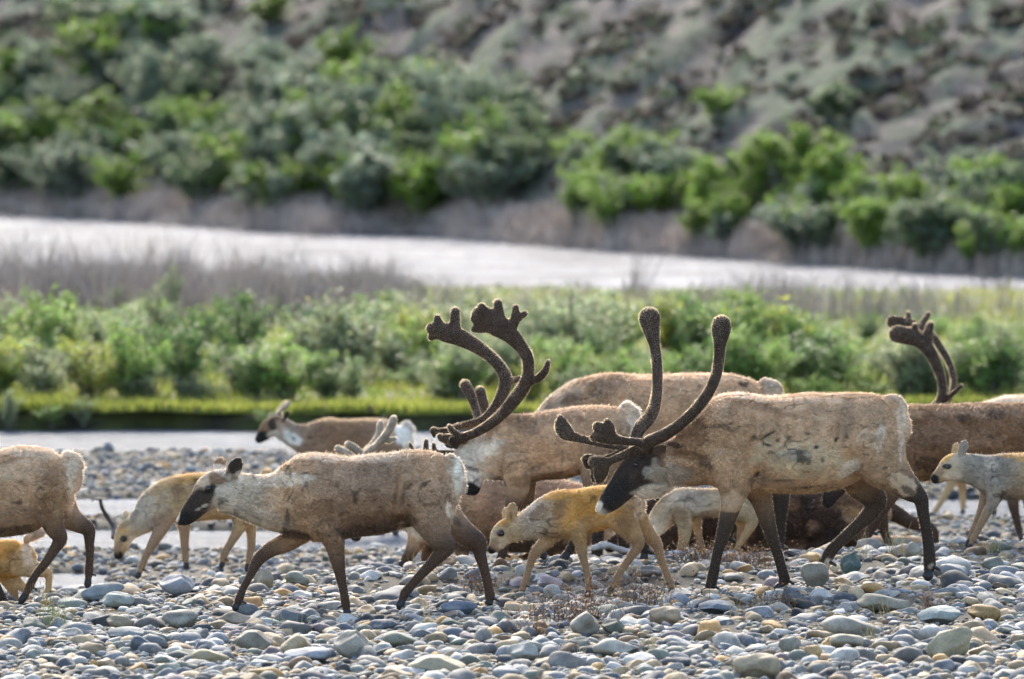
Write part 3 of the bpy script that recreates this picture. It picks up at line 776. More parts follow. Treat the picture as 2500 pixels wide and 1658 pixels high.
# big bull behind --------------------------------------------------------------
d_near = [([(-250, 1010, 30, 1), (-325, 930, 31), (-378, 805, 33), (-410, 695, 34), (-426, 630, 34)], -.05, -.16, .9)]
d_far = [([(-280, 1010, 30, 1), (-370, 940, 31), (-425, 830, 33), (-468, 700, 35), (-528, 590, 36)], .05, .18, .9)]
nubs = [([(-270, 1030, 28), (-420, 1042, 26), (-620, 1046, 24), (-760, 1042, 24), (-880, 1038, 18)], -.04, -.05, .6), ([(-784, 1045, 24), (-784, 1000, 19), (-782, 962, 16)], -.05, -.05, .9), ([(-730, 1045, 22), (-730, 1010, 18), (-732, 985, 15)], -.05, -.05, .9), ([(-870, 1040, 20), (-880, 1010, 16), (-892, 985, 13)], -.05, -.05, .9)]
animal("caribou_bull", "big pale-maned caribou bull standing behind, its back above all the others", 57.6, K5,
  [(-300, 1190, 40, .75, "black", .007), (-280, 1150, 62, .7, "dk", .008), (-240, 1105, 84, .6, "brown", .012), (-185, 1060, 105, .58, "mid", .02), (-90, 1000, 130, .6, "cream", .05), (20, 930, 165, .62, "greyn", .06), (150, 860, 226, .64, "tanl", .055),
   (280, 830, 284, .68, "tan", .04), (420, 828, 314, .74, "tan", .03), (600, 836, 312, .84, "tan", .026), (800, 842, 318, .88, "tan", .026), (1000, 838, 322, .88, "tan", .026), (1200, 830, 312, .86, "tan", .026), (1340, 826, 282, .82, "tan", .026), (1440, 820, 236, .78, "tan", .03), (1500, 812, 160, .72, "cream", .034)],
  [(-1, [(360, 1050, 150), (380, 1200, 90), (360, 1350, 55), (350, 1550, 40), (345, 1720, 36)], (320, 1860), "tan", "vdk"),
   (1, [(440, 1050, 130), (470, 1250, 75), (500, 1400, 50), (520, 1600, 38), (530, 1740, 36)], (500, 1850), "mid", "vdk"),
   (-1, [(1380, 950, 200), (1430, 1120, 130), (1520, 1260, 85), (1550, 1350, 60), (1545, 1500, 44), (1540, 1650, 38)], (1520, 1800), "mid", "vdk"),
   (1, [(1320, 1000, 160), (1290, 1180, 100), (1330, 1300, 70), (1270, 1450, 44), (1190, 1600, 38)], (1130, 1760), "mid", "vdk")],
  ears=[(-1, (-150, 1060), (-90, 985), 60, "dk")], tail=([(1450, 600, 56), (1515, 620, 46), (1540, 670, 26)], "white", .06), antlers=[(d_near, "dk", "velvetl", None), (d_far, "dk", "velvetl", None), (nubs, "velvet", "velvetl", None)],
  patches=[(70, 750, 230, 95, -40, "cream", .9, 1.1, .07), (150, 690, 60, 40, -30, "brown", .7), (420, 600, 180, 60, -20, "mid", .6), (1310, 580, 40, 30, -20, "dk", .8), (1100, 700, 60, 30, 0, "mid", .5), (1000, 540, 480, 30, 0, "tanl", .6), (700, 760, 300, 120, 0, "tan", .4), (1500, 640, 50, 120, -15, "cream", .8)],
  lat=.14, fx=.3)

# resting grazing bull behind the cow ------------------------------------------
e_near = [([(1170, 830, 36, 1), (1200, 790, 36), (1295, 715, 35), (1385, 615, 38), (1438, 525, 38), (1453, 465, 35)], -.05, -.2, .9), ([(1400, 680, 24), (1440, 662, 22), (1470, 652, 20)], -.16, -.2, .8), ([(1180, 815, 36), (1090, 745, 40), (1030, 708, 38)], -.06, -.12, .8)]
e_far = [([(1150, 840, 34, 1), (1190, 775, 33), (1262, 700, 32), (1318, 600, 33), (1332, 505, 31)], .05, .2, .9), ([(1120, 830, 34), (1010, 775, 38), (935, 748, 38)], .06, .12, .8)]
animal("caribou_bull", "light-brown bull with short grey velvet antlers low behind the walking cow's back and rump", 58.8, K0,
  [(868, 1312, 14, .8, "black", .006), (873, 1285, 21, .7, "vdk", .007), (886, 1235, 29, .6, "brown", .01), (905, 1185, 38, .58, "mid", .02), (950, 1195, 48, .6, "greyn", .034), (1000, 1222, 66, .64, "greyn", .034),
   (1050, 1240, 86, .7, "mid", .03), (1110, 1245, 97, .8, "mid", .03), (1180, 1248, 99, .88, "mid", .03), (1260, 1252, 97, .88, "mid", .03), (1340, 1258, 92, .86, "mid", .03), (1420, 1264, 80, .82, "mid", .03), (1468, 1272, 52, .76, "cream", .03)],
  [(-1, [(1030, 1280, 44), (1018, 1318, 22), (1003, 1348, 15), (990, 1368, 12)], (975, 1385), "tan", "dk"),
   (1, [(1075, 1300, 36), (1050, 1338, 19), (1040, 1362, 13)], (1030, 1385), "brown", "dk"),
   (-1, [(1130, 1310, 34), (1128, 1345, 17), (1130, 1372, 14)], (1128, 1392), "mid", "brown"),
   (1, [(1400, 1310, 46), (1350, 1345, 22), (1280, 1366, 13), (1235, 1372, 11)], (1215, 1378), "brown", "vdk")],
  ears=[(-1, (915, 1160), (945, 1135), 22, "dk")], antlers=[(e_near, "grey", "greyn", K8), (e_far, "grey", "greyn", K8)],
  patches=[(1230, 1330, 200, 34, 2, "dk", .8), (1030, 1290, 46, 30, 0, "cream", .7), (1140, 1210, 60, 40, 0, "tan", .5), (1100, 1265, 12, 9, 0, "greyn", .7), (1180, 1290, 80, 40, 0, "brown", .6)], lat=.12, dens=18000)

# orange calf in the centre ----------------------------------------------------
animal("caribou_calf", "orange caribou calf walking head-low beneath the black face of the big bull", 53.6, K4,
  [(190, 958, 40, .8, "black", .005), (235, 905, 70, .72, "calfleg", .007), (285, 825, 108, .64, "pale", .010), (350, 770, 122, .62, "buff", .014), (420, 755, 120, .62, "pale", .022), (510, 725, 136, .62, "pale", .026), (610, 688, 166, .62, "greyn", .026),
   (720, 645, 204, .64, "greyn", .024), (850, 612, 234, .68, "buff", .022), (980, 602, 228, .76, "orange", .020), (1110, 576, 220, .8, "orange", .020), (1240, 546, 212, .82, "orange", .020), (1370, 532, 200, .82, "buff", .020), (1480, 526, 174, .8, "buff", .022), (1570, 530, 130, .76, "pale", .026), (1605, 540, 84, .7, "cream", .028)],
  [(1, [(800, 770, 92), (705, 880, 64), (615, 978, 48), (570, 1075, 35), (540, 1180, 31), (508, 1285, 34)], (465, 1432), "buff", "calfleg"),
   (-1, [(1010, 730, 120), (1040, 860, 64), (1060, 960, 48), (1082, 1060, 36), (1112, 1180, 29), (1130, 1290, 31)], (1105, 1425), "buff", "calfleg"),
   (-1, [(1430, 620, 170), (1525, 765, 96), (1588, 850, 66), (1600, 905, 52), (1540, 1000, 40), (1470, 1100, 34), (1400, 1210, 33), (1375, 1275, 36)], (1308, 1372), "buff", "calfleg"),
   (1, [(1560, 620, 120), (1665, 765, 80), (1755, 868, 58), (1792, 940, 46), (1820, 1050, 36), (1862, 1155, 33), (1908, 1265, 37)], (1925, 1402), "buff", "calfleg")],
  ears=[(-1, (375, 690), (400, 512), 108, "buff"), (1, (345, 680), (330, 548), 84, "buff")], tail=([(1570, 450, 50), (1620, 490, 44), (1640, 550, 26)], "cream", .04),
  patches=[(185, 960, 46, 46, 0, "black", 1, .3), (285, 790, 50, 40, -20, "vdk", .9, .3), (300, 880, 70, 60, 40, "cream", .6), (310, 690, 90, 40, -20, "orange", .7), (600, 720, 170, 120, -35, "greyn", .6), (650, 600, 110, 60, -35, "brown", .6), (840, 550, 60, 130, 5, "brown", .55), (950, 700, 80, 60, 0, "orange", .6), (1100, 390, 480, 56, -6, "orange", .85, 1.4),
           (1130, 700, 150, 80, -8, "buff", .7), (760, 810, 160, 34, 3, "brown", .6), (1460, 720, 60, 70, 0, "brown", .5), (1600, 560, 60, 120, -10, "cream", .7), (1340, 560, 110, 80, 0, "orange", .7), (710, 690, 70, 110, 0, "pale", .5), (1060, 780, 100, 60, 0, "buff", .6), (300, 820, 60, 90, 30, "pale", .7), (382, 620, 20, 50, -5, "brown", .8), (232, 880, 46, 60, 30, "calfleg", .7), (330, 720, 40, 30, 0, "brown", .6)],
  eye=(285, 790, 30), cat="caribou calf", voxel=.0075, lat=.065, curl=.9)

# left cow, head out of the picture --------------------------------------------
animal("caribou_cow", "tan caribou cow at the left edge with only its hindquarters in the picture", 54.0, K1,
  [(-900, 560, 38, .75, "black", .006), (-840, 480, 65, .7, "black", .007), (-760, 430, 110, .58, "mid", .01), (-640, 450, 120, .58, "cream", .03), (-500, 470, 150, .6, "greyn", .034), (-380, 470, 208, .64, "greyn", .03), (-260, 472, 256, .72, "tan", .028), (-130, 478, 258, .82, "tan", .026), (0, 492, 250, .88, "tan", .026),
   (100, 470, 258, .88, "tan", .026), (200, 440, 238, .86, "tan", .026), (290, 415, 200, .82, "tan", .028), (350, 400, 165, .78, "tanl", .03), (395, 388, 110, .72, "cream", .034)],
  [(-1, [(270, 470, 150), (288, 590, 82), (318, 690, 54), (352, 750, 39), (325, 800, 31), (268, 888, 25), (205, 965, 22), (172, 1030, 25)], (112, 1136), "brown", "dk"),
   (1, [(340, 560, 110), (410, 630, 66), (470, 668, 50), (515, 700, 38), (520, 770, 28), (523, 855, 23), (517, 950, 24)], (508, 1045), "mid", "dk"),
   (-1, [(-170, 680, 110), (-110, 860, 46), (-50, 970, 30), (0, 1070, 24), (25, 1125, 25)], (55, 1200), "mid", "vdk"),
   (1, [(-250, 700, 90), (-290, 900, 40), (-310, 1040, 26)], (-330, 1170), "mid", "vdk")],
  tail=([(385, 270, 34), (432, 282, 30), (462, 320, 24), (470, 345, 12)], "white", .06), extra=[([(395, 500, 40), (385, 580, 26)], .04, "cream", .03, .7)],
  patches=[(300, 385, 90, 80, 20, "brown", .6), (290, 570, 60, 110, 10, "brown", .7), (60, 640, 240, 80, -8, "mid", .7), (60, 715, 200, 34, -8, "dk", .7), (200, 250, 260, 34, 3, "cream", .5), (420, 360, 34, 130, 8, "cream", .8), (330, 560, 40, 60, 10, "buff", .5), (100, 350, 200, 60, -10, "tanl", .5)], lat=.12, fx=.2)

# calf at the left edge ---------------------------------------------------------
animal("caribou_calf", "orange calf with raised white tail at the left edge under the tan cow's legs", 55.3, K1,
  [(-410, 930, 20, .8, "black", .006), (-385, 880, 38, .72, "buff", .007), (-340, 810, 56, .62, "pale", .012), (-280, 790, 60, .62, "pale", .022), (-210, 820, 78, .62, "buff", .024), (-130, 850, 100, .7, "buff", .022), (-60, 862, 108, .8, "orange", .022), (0, 866, 110, .84, "orange", .022), (60, 866, 112, .84, "orange", .022), (115, 862, 100, .82, "orange", .024), (155, 852, 72, .76, "pale", .028)],
  [(-1, [(110, 890, 84), (180, 922, 52), (245, 938, 36), (278, 952, 26), (284, 1000, 19), (280, 1055, 18)], (276, 1112), "pale", "buff"),
   (1, [(60, 940, 62), (95, 1000, 34), (140, 1040, 24), (155, 1080, 18), (152, 1110, 18)], (146, 1165), "pale", "buff"),
   (-1, [(-110, 940, 56), (-115, 1030, 26), (-112, 1100, 18)], (-125, 1165), "buff", "calfleg"), (1, [(10, 940, 50), (60, 1030, 28), (88, 1080, 18), (94, 1110, 17)], (90, 1155), "buff", "calfleg")],
  tail=([(150, 760, 22), (190, 730, 28), (230, 712, 26), (245, 705, 14)], "cream", .05),
  patches=[(150, 850, 34, 90, 0, "cream", .7), (60, 900, 90, 50, 0, "buff", .7), (70, 850, 50, 40, 0, "brown", .4), (180, 940, 60, 40, 0, "pale", .6)], cat="caribou calf", voxel=.0075, lat=.06, dens=22000)

# calf feeding behind the cow's head ---------------------------------------------
animal("caribou_calf", "pale-headed calf nosing the gravel behind the walking cow's muzzle", 59.0, K1,
  [(688, 852, 27, .8, "black", .006), (705, 790, 44, .72, "buff", .007), (735, 715, 62, .64, "buff", .012), (785, 680, 64, .62, "pale", .022), (840, 638, 84, .62, "greyn", .026), (900, 575, 112, .62, "greyn", .026), (980, 532, 130, .68, "pale", .024), (1080, 515, 140, .78, "buff", .022), (1200, 505, 140, .82, "buff", .022), (1320, 505, 134, .82, "buff", .022), (1410, 510, 114, .8, "buff", .022), (1462, 512, 78, .74, "cream", .026)],
  [(-1, [(960, 600, 74), (935, 695, 40), (885, 785, 27), (843, 865, 20), (820, 925, 20)], (795, 988), "mid", "calfleg"), (1, [(1060, 610, 60), (1072, 700, 31), (1075, 790, 23), (1080, 870, 19)], (1086, 932), "mid", "calfleg"),
   (-1, [(1390, 560, 100), (1400, 660, 42), (1355, 755, 25), (1312, 825, 21), (1298, 868, 20)], (1288, 925), "buff", "calfleg"), (1, [(1440, 580, 84), (1458, 690, 32), (1462, 785, 23), (1448, 870, 18)], (1432, 948), "buff", "calfleg")],
  ears=[(-1, (772, 690), (792, 586), 54, "grey"), (1, (735, 670), (733, 590), 46, "pale")],
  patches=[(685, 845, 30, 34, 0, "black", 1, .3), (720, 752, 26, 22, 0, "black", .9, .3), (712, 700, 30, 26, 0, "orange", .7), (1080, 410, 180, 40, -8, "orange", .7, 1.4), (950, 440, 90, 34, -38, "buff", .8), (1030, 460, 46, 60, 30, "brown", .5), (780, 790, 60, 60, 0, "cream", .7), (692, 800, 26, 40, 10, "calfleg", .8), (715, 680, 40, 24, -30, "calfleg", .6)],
  eye=(720, 752, 11), cat="caribou calf", voxel=.0075, lat=.06, dens=20000)

# far cow -----------------------------------------------------------------------
f_near = [([(400, 440, 16, 1), (390, 400, 16), (420, 375, 17), (470, 335, 17), (490, 305, 13)], -.04, -.12, .8), ([(400, 400, 15), (350, 430, 15), (300, 430, 11)], -.04, -.08, .7)]
f_far = [([(385, 440, 16, 1), (375, 400, 15), (410, 350, 15), (455, 310, 14)], .04, .12, .8)]
animal("caribou_cow", "white-rumped brown caribou cow wading farthest back beside the river channel", 68.0, K8,
  [(196, 662, 42, .8, "black", .006), (242, 615, 66, .72, "dk", .007), (305, 552, 92, .62, "brown", .01), (385, 545, 104, .58, "mid", .016), (490, 605, 108, .58, "greyn", .03), (600, 650, 140, .62, "mid", .03), (700, 670, 186, .66, "mid", .03), (830, 682, 226, .74, "brown", .03), (1000, 692, 220, .84, "brown", .028), (1200, 688, 226, .86, "brown", .028), (1350, 682, 216, .84, "mid", .028), (1460, 680, 186, .8, "cream", .03), (1545, 662, 130, .74, "white", .034)],
  [(-1, [(800, 780, 110), (830, 960, 60), (820, 1100, 44), (815, 1300, 32), (812, 1440, 32)], (790, 1590), "brown", "dk"), (1, [(860, 780, 100), (900, 960, 56), (930, 1100, 44), (940, 1300, 32), (945, 1440, 32)], (930, 1590), "brown", "dk"),
   (-1, [(1400, 760, 150), (1430, 920, 90), (1500, 1080, 60), (1490, 1250, 36), (1480, 1430, 34)], (1465, 1590), "brown", "dk"), (1, [(1350, 780, 130), (1350, 940, 84), (1400, 1090, 54), (1350, 1260, 36), (1320, 1430, 34)], (1300, 1590), "brown", "dk")],
  ears=[(-1, (430, 480), (470, 395), 50, "vdk")], tail=([(1560, 520, 44), (1600, 560, 44), (1610, 620, 26)], "white", .05), antlers=[(f_near, "grey", "grey", None), (f_far, "grey", "grey", None)],
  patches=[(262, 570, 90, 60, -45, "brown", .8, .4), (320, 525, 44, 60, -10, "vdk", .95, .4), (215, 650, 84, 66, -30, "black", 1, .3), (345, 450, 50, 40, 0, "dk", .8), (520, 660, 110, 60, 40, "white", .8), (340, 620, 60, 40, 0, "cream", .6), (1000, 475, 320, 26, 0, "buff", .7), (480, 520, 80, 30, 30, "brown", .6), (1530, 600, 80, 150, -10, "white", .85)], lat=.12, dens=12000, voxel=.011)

# pale calf behind the bull's front leg -------------------------------------------
animal("caribou_calf", "pale calf grazing half hidden behind the front legs of the biggest bull", 57.6, K6,
  [(100, 1215, 24, .8, "black", .006), (100, 1165, 36, .72, "grey", .007), (112, 1090, 54, .64, "greyn", .012), (150, 1025, 74, .62, "cream", .022), (215, 945, 92, .62, "pale", .026), (300, 892, 102, .68, "greyn", .024), (420, 886, 96, .78, "greyn", .022), (540, 886, 95, .82, "pale", .022), (660, 890, 92, .82, "pale", .022), (735, 900, 66, .76, "pale", .022)],
  [(-1, [(310, 940, 66), (330, 1040, 46), (326, 1120, 34), (305, 1190, 27)], (285, 1250), "pale", "buff"), (1, [(400, 950, 50), (412, 1050, 27), (425, 1120, 21), (440, 1180, 19)], (450, 1240), "buff", "calfleg"),
   (-1, [(710, 920, 84), (760, 985, 50), (762, 1040, 31), (722, 1110, 23), (685, 1165, 19)], (645, 1240), "pale", "buff"), (1, [(680, 930, 60), (700, 1040, 27), (690, 1120, 21)], (680, 1235), "buff", "calfleg")],
  ears=[(-1, (130, 1060), (85, 1010), 34, "grey")],
  patches=[(260, 850, 90, 26, -45, "cream", .9), (480, 960, 120, 26, -10, "brown", .6), (300, 960, 60, 40, 0, "brown", .4), (400, 880, 100, 60, 0, "greyn", .6)], cat="caribou calf", voxel=.0075, lat=.06, dens=20000)

# dark resting bull behind ---------------------------------------------------------
animal("caribou_bull", "dark shaggy caribou resting low behind the biggest bull's legs", 59.6, K6,
  [(-170, 1190, 34, .8, "black", .008), (-130, 1130, 54, .7, "vdk", .01), (-70, 1060, 76, .62, "dk", .016), (40, 1010, 104, .62, "dk", .03), (180, 985, 160, .66, "dk", .034), (320, 985, 186, .74, "dk", .034), (480, 990, 200, .84, "dk", .034), (700, 1000, 208, .88, "dk", .036), (900, 1005, 208, .88, "dk", .036), (1100, 1000, 210, .88, "dk", .036), (1300, 985, 202, .86, "dk", .036), (1440, 975, 176, .82, "brown", .034), (1560, 960, 136, .78, "brown", .03), (1625, 960, 84, .72, "mid", .03)],
  [(-1, [(280, 1100, 90), (200, 1170, 46), (120, 1200, 32), (230, 1225, 26)], None, "dk", "vdk"), (1, [(1560, 950, 90), (1690, 945, 56), (1810, 1010, 44), (1925, 1040, 38), (1972, 1075, 29), (1985, 1140, 23)], (1990, 1225), "dk", "dk"),
   (-1, [(1400, 1080, 110), (1250, 1180, 56), (1120, 1210, 36), (1000, 1225, 28)], None, "dk", "vdk")],
  patches=[(1420, 955, 66, 50, 30, "buff", .6, 1.6), (1180, 1040, 60, 40, 0, "mid", .6), (1020, 900, 70, 40, 20, "brown", .8), (1300, 880, 110, 50, 0, "brown", .6), (1150, 1090, 26, 20, 0, "mid", .4), (680, 1080, 90, 90, 0, "brown", .8), (1290, 1090, 120, 70, 0, "vdk", .8), (1050, 1170, 90, 40, -10, "mid", .5)], lat=.15, dens=22000, curl=1.4, fuz=1.3)

# lying calf -----------------------------------------------------------------------
animal("caribou_calf", "resting calf lying flat on the stones with ochre ear and pale rump", 60.6, K0,
  [(1999, 1362, 8, .8, "black", .006), (2000, 1350, 13, .72, "mid", .007), (2012, 1340, 18, .64, "greyn", .01), (2040, 1343, 22, .64, "greyn", .018), (2075, 1342, 29, .72, "greyn", .02), (2120, 1342, 33, .82, "buff", .02), (2180, 1342, 34, .84, "buff", .02), (2240, 1342, 31, .82, "buff", .02), (2285, 1345, 24, .76, "cream", .026), (2300, 1347, 16, .7, "cream", .03)],
  [(-1, [(2100, 1360, 16), (2070, 1370, 9), (2045, 1373, 6)], None, "buff", "calfleg"), (-1, [(2250, 1358, 22), (2210, 1372, 11), (2180, 1374, 8)], None, "buff", "calfleg")],
  ears=[(-1, (2010, 1334), (2020, 1318), 10, "orange"), (1, (2006, 1334), (2001, 1322), 9, "pale")], patches=[(2180, 1318, 100, 12, 0, "mid", .8), (2090, 1330, 34, 16, 0, "greyn", .7)], cat="caribou calf", voxel=.008, lat=.06, dens=16000)

# dark brown bull at right -----------------------------------------------------------
animal("caribou_bull", "reddish-brown bull whose shaggy flank stands behind the big bull's white tail", 57.4, K7,
  [(-70, 1170, 34, .75, "black", .007), (-40, 1100, 58, .7, "vdk", .008), (20, 1000, 88, .6, "dk", .012), (110, 905, 118, .6, "brown", .03), (220, 840, 160, .62, "brown", .034), (340, 818, 206, .66, "brown", .034), (460, 822, 218, .74, "brown", .034), (600, 812, 210, .84, "brown", .034), (760, 806, 212, .88, "brown", .034), (920, 806, 212, .88, "brown", .034), (1080, 800, 204, .86, "brown", .032), (1190, 790, 178, .82, "mid", .03), (1260, 782, 120, .74, "cream", .034)],
  [(-1, [(390, 900, 120), (335, 1040, 60), (270, 1150, 43), (216, 1240, 33), (172, 1330, 25)], (105, 1468), "brown", "dk"), (1, [(330, 950, 90), (270, 1100, 46), (240, 1200, 36), (250, 1320, 28)], (302, 1448), "brown", "dk"),
   (-1, [(1150, 900, 130), (1190, 1050, 70), (1260, 1160, 46), (1250, 1290, 30)], (1240, 1440), "brown", "dk"), (1, [(1180, 900, 110), (1250, 1080, 60), (1300, 1180, 44), (1310, 1300, 30)], (1300, 1430), "brown", "dk")],
  patches=[(480, 950, 70, 60, 0, "dk", .6), (440, 1010, 60, 40, 0, "buff", .5), (800, 640, 360, 34, 0, "mid", .8), (700, 680, 60, 26, 15, "dk", .7), (420, 650, 60, 40, 30, "tan", .5), (600, 780, 340, 60, 4, "mid", .45), (900, 660, 60, 30, 0, "dk", .6)], lat=.13, curl=1.2, fuz=1.1)

# antlered bull behind it --------------------------------------------------------------
g_near = [([(470, 700, 30, 1), (530, 630, 28), (578, 575, 27), (586, 480, 27), (554, 380, 31), (515, 300, 36), (450, 230, 48, .6), (370, 208, 52, .5), (322, 200, 50, .5)], -.05, -.2, .85), ([(438, 215, 28), (432, 180, 21), (430, 152, 19)], -.18, -.2, .8), ([(495, 250, 36), (508, 185, 27), (518, 146, 23)], -.17, -.2, .8), ([(600, 580, 17), (650, 538, 15), (696, 496, 12)], -.1, -.2, .8)]
g_far = [([(450, 700, 28, 1), (540, 610, 20), (618, 580, 19), (652, 480, 19), (634, 385, 20), (584, 290, 22), (530, 215, 25), (465, 170, 30, .6), (385, 138, 32, .5), (300, 132, 38, .5)], .05, .30, .85), ([(395, 138, 22), (392, 100, 16), (390, 80, 15)], .26, .3, .8), ([(455, 165, 22), (490, 115, 18), (508, 86, 17)], .26, .3, .8)]
animal("caribou_bull", "bull at the right whose dark club-tipped antlers rise above the reddish back", 62.5, K7,
  [(350, 1010, 32, .75, "black", .007), (380, 940, 52, .7, "dk", .008), (430, 840, 76, .6, "mid", .012), (500, 760, 96, .58, "mid", .02), (600, 735, 106, .6, "cream", .034), (700, 745, 130, .62, "greyn", .034), (810, 762, 176, .66, "cream", .034), (920, 770, 213, .74, "cream", .03), (1050, 765, 218, .84, "tanl", .028), (1200, 765, 212, .86, "tan", .028), (1340, 760, 196, .82, "tan", .028), (1430, 745, 130, .74, "cream", .034)],
  [(-1, [(960, 880, 110), (985, 1060, 48), (990, 1160, 32), (1005, 1240, 23), (1025, 1320, 19)], (1050, 1425), "brown", "dk"), (1, [(1010, 900, 90), (1070, 1080, 45), (1090, 1200, 34), (1095, 1320, 26)], (1085, 1450), "brown", "dk"),
   (-1, [(1330, 880, 120), (1350, 1050, 66), (1400, 1160, 44), (1390, 1300, 30)], (1380, 1450), "brown", "dk"), (1, [(1300, 900, 100), (1290, 1060, 60), (1330, 1170, 40), (1280, 1300, 30)], (1240, 1450), "brown", "dk")],
  antlers=[(g_near, "velvet", "velvet", None), (g_far, "velvet", "velvet", None)], lat=.13, dens=14000)

# calf at right ------------------------------------------------------------------------
animal("caribou_calf", "grey-fronted calf with dark nose standing at the right edge of the picture", 56.3, K7,
  [(543, 1030, 30, .8, "black", .006), (590, 998, 52, .72, "buff", .007), (645, 965, 80, .64, "pale", .012), (715, 965, 84, .62, "grey", .02), (800, 985, 98, .62, "grey", .026), (880, 1008, 124, .68, "grey", .026), (970, 1014, 132, .78, "grey", .024), (1080, 1010, 132, .82, "buff", .022), (1200, 1002, 130, .82, "buff", .022), (1285, 1000, 106, .78, "buff", .022), (1335, 1000, 62, .72, "cream", .026)],
  [(-1, [(900, 1070, 76), (872, 1165, 34), (830, 1240, 23), (790, 1320, 18), (758, 1385, 17)], (735, 1432), "grey", "calfleg"), (1, [(860, 1080, 60), (822, 1175, 29), (790, 1260, 21), (752, 1345, 17)], (722, 1424), "mid", "calfleg"),
   (-1, [(1260, 1060, 90), (1290, 1150, 44), (1300, 1230, 26), (1290, 1330, 19)], (1280, 1420), "buff", "calfleg"), (1, [(1230, 1060, 70), (1220, 1150, 36), (1250, 1240, 24), (1200, 1340, 19)], (1180, 1420), "buff", "calfleg")],
  ears=[(-1, (688, 905), (718, 812), 52, "grey"), (1, (650, 895), (672, 822), 42, "buff")],
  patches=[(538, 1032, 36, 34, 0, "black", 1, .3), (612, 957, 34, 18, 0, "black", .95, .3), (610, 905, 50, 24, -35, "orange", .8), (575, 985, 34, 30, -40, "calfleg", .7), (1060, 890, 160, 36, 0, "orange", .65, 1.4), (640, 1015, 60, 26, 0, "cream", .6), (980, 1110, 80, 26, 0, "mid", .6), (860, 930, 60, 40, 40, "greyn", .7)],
  eye=(615, 957, 12), cat="caribou calf", voxel=.0075, lat=.06, dens=20000)

# far calf, mostly hidden ------------------------------------------------------------------
animal("caribou_calf", "half-hidden far calf at right, one thin tan leg showing before the bright channel", 70.0, K7,
  [(430, 960, 22, .8, "black", .006), (460, 925, 36, .7, "buff", .008), (510, 890, 50, .62, "buff", .014), (570, 910, 66, .64, "buff", .02), (640, 935, 88, .7, "buff", .02), (730, 940, 95, .8, "buff", .02), (820, 940, 92, .8, "buff", .02), (890, 942, 62, .74, "cream", .022)],
  [(-1, [(650, 985, 48), (632, 1065, 25), (598, 1125, 19), (565, 1180, 16), (545, 1210, 15)], (522, 1250), "buff", "buff"), (1, [(690, 990, 44), (700, 1090, 22), (705, 1180, 16)], (700, 1250), "buff", "buff"),
   (-1, [(840, 980, 60), (860, 1080, 26), (850, 1170, 17)], (845, 1250), "buff", "buff"), (1, [(860, 980, 60), (890, 1080, 26), (885, 1170, 17)], (880, 1250), "buff", "buff")],
  cat="caribou calf", voxel=.009, lat=.055, dens=9000)

# ------------------------------------------------------------------ ground sheets and water
def grid_obj(name, xs, ds, zf, mat, cols=None, label=None):
    X, D = np.meshgrid(xs, ds)
    Z = zf(X, D)
    V = np.stack([X, D, Z], 2).reshape(-1, 3)
    nx, nd = len(xs), len(ds)
    i = np.arange(nd - 1)[:, None] * nx + np.arange(nx - 1)[None]
    Fc = np.stack([i, i + 1, i + nx + 1, i + nx], 2).reshape(-1, 4)
    o = np_obj(name, V, Fc, cols(X, D).reshape(-1, 3) if cols else None, True, mat)
    return tag(o, label, kind="structure")

def axis(lo, a, b, hi, step, grow=1.25):
    """fine from a to b, growing outwards to lo and hi"""
    mid = list(np.arange(a, b + step * .5, step))
    s, x = step, mid[-1]
    while x < hi:
        s *= grow; x = min(hi, x + s); mid.append(x)
    s, x = step, mid[0]; pre = []
    while x > lo:
        s *= grow; x = max(lo, x - s); pre.append(x)
    return np.array(pre[::-1] + mid)

grid_obj("gravel_bar_ground", axis(-60, -7, 7, 60, .10), axis(2, 42, 84.2, 84.2, .10, 1.2), ground, M_GRAVELBED, label="grey gravel bar beside the river")
def bank_sheet(X, D):
    return meadow_z(X, D)
grid_obj("meadow_ground", axis(-90, -11, 11, 90, .2), np.concatenate([[83.75], np.arange(83.95, 120, .25)]), bank_sheet, M_MEADOW, label="green meadow behind the cut bank")

# dark cut bank: an uneven wall of turf and soil
xs = axis(-90, -9, 9, 90, .07)
rows = []
for k, zz in enumerate(np.linspace(0, 1, 7)):
    off = (vnoise2(xs, xs * 0 + k * .3, .5, 51) - .5) * .30 + (vnoise2(xs, xs * 0, 1.7, 53) - .5) * .35 - .10 * math.sin(zz * math.pi) + .06 * zz
    top = meadow_z(xs, np.full_like(xs, 83.95)) + (vnoise2(xs, xs * 0, .35, 52) - .45) * .13 - .14 * sstep(.62, .8, vnoise2(xs, xs * 0, 1.3, 54))
    rows.append(np.stack([xs, 83.72 + off * (1 if k < 6 else .3) + .1 * (1 - zz) * -1, -0.85 + (top + .85) * zz], 1))
rows.append(np.stack([xs, np.full_like(xs, 84.4), meadow_z(xs, np.full_like(xs, 84.4)) + .004], 1))
V = np.concatenate(rows); nx = len(xs)
i = np.arange(len(rows) - 1)[:, None] * nx + np.arange(nx - 1)[None]
Fc = np.stack([i, i + 1, i + nx + 1, i + nx], 2).reshape(-1, 4)
tag(np_obj("cut_bank_ground", V, Fc, None, True, M_SOIL), "dark undercut earth bank of the river", kind="structure")

grid_obj("channel_water", axis(-90, -8, 8, 90, .5), np.arange(58.5, 84.1, .5), lambda X, D: np.full(X.shape, WATER_Z), M_WATER, label="shallow pale river channel water")
grid_obj("river_water", axis(-90, -24, 24, 90, 1.0), np.concatenate([np.arange(100, 204, 1.0)]), lambda X, D: np.full(X.shape, WATER_Z - .01), M_RIVER, label="wide white glittering river water")

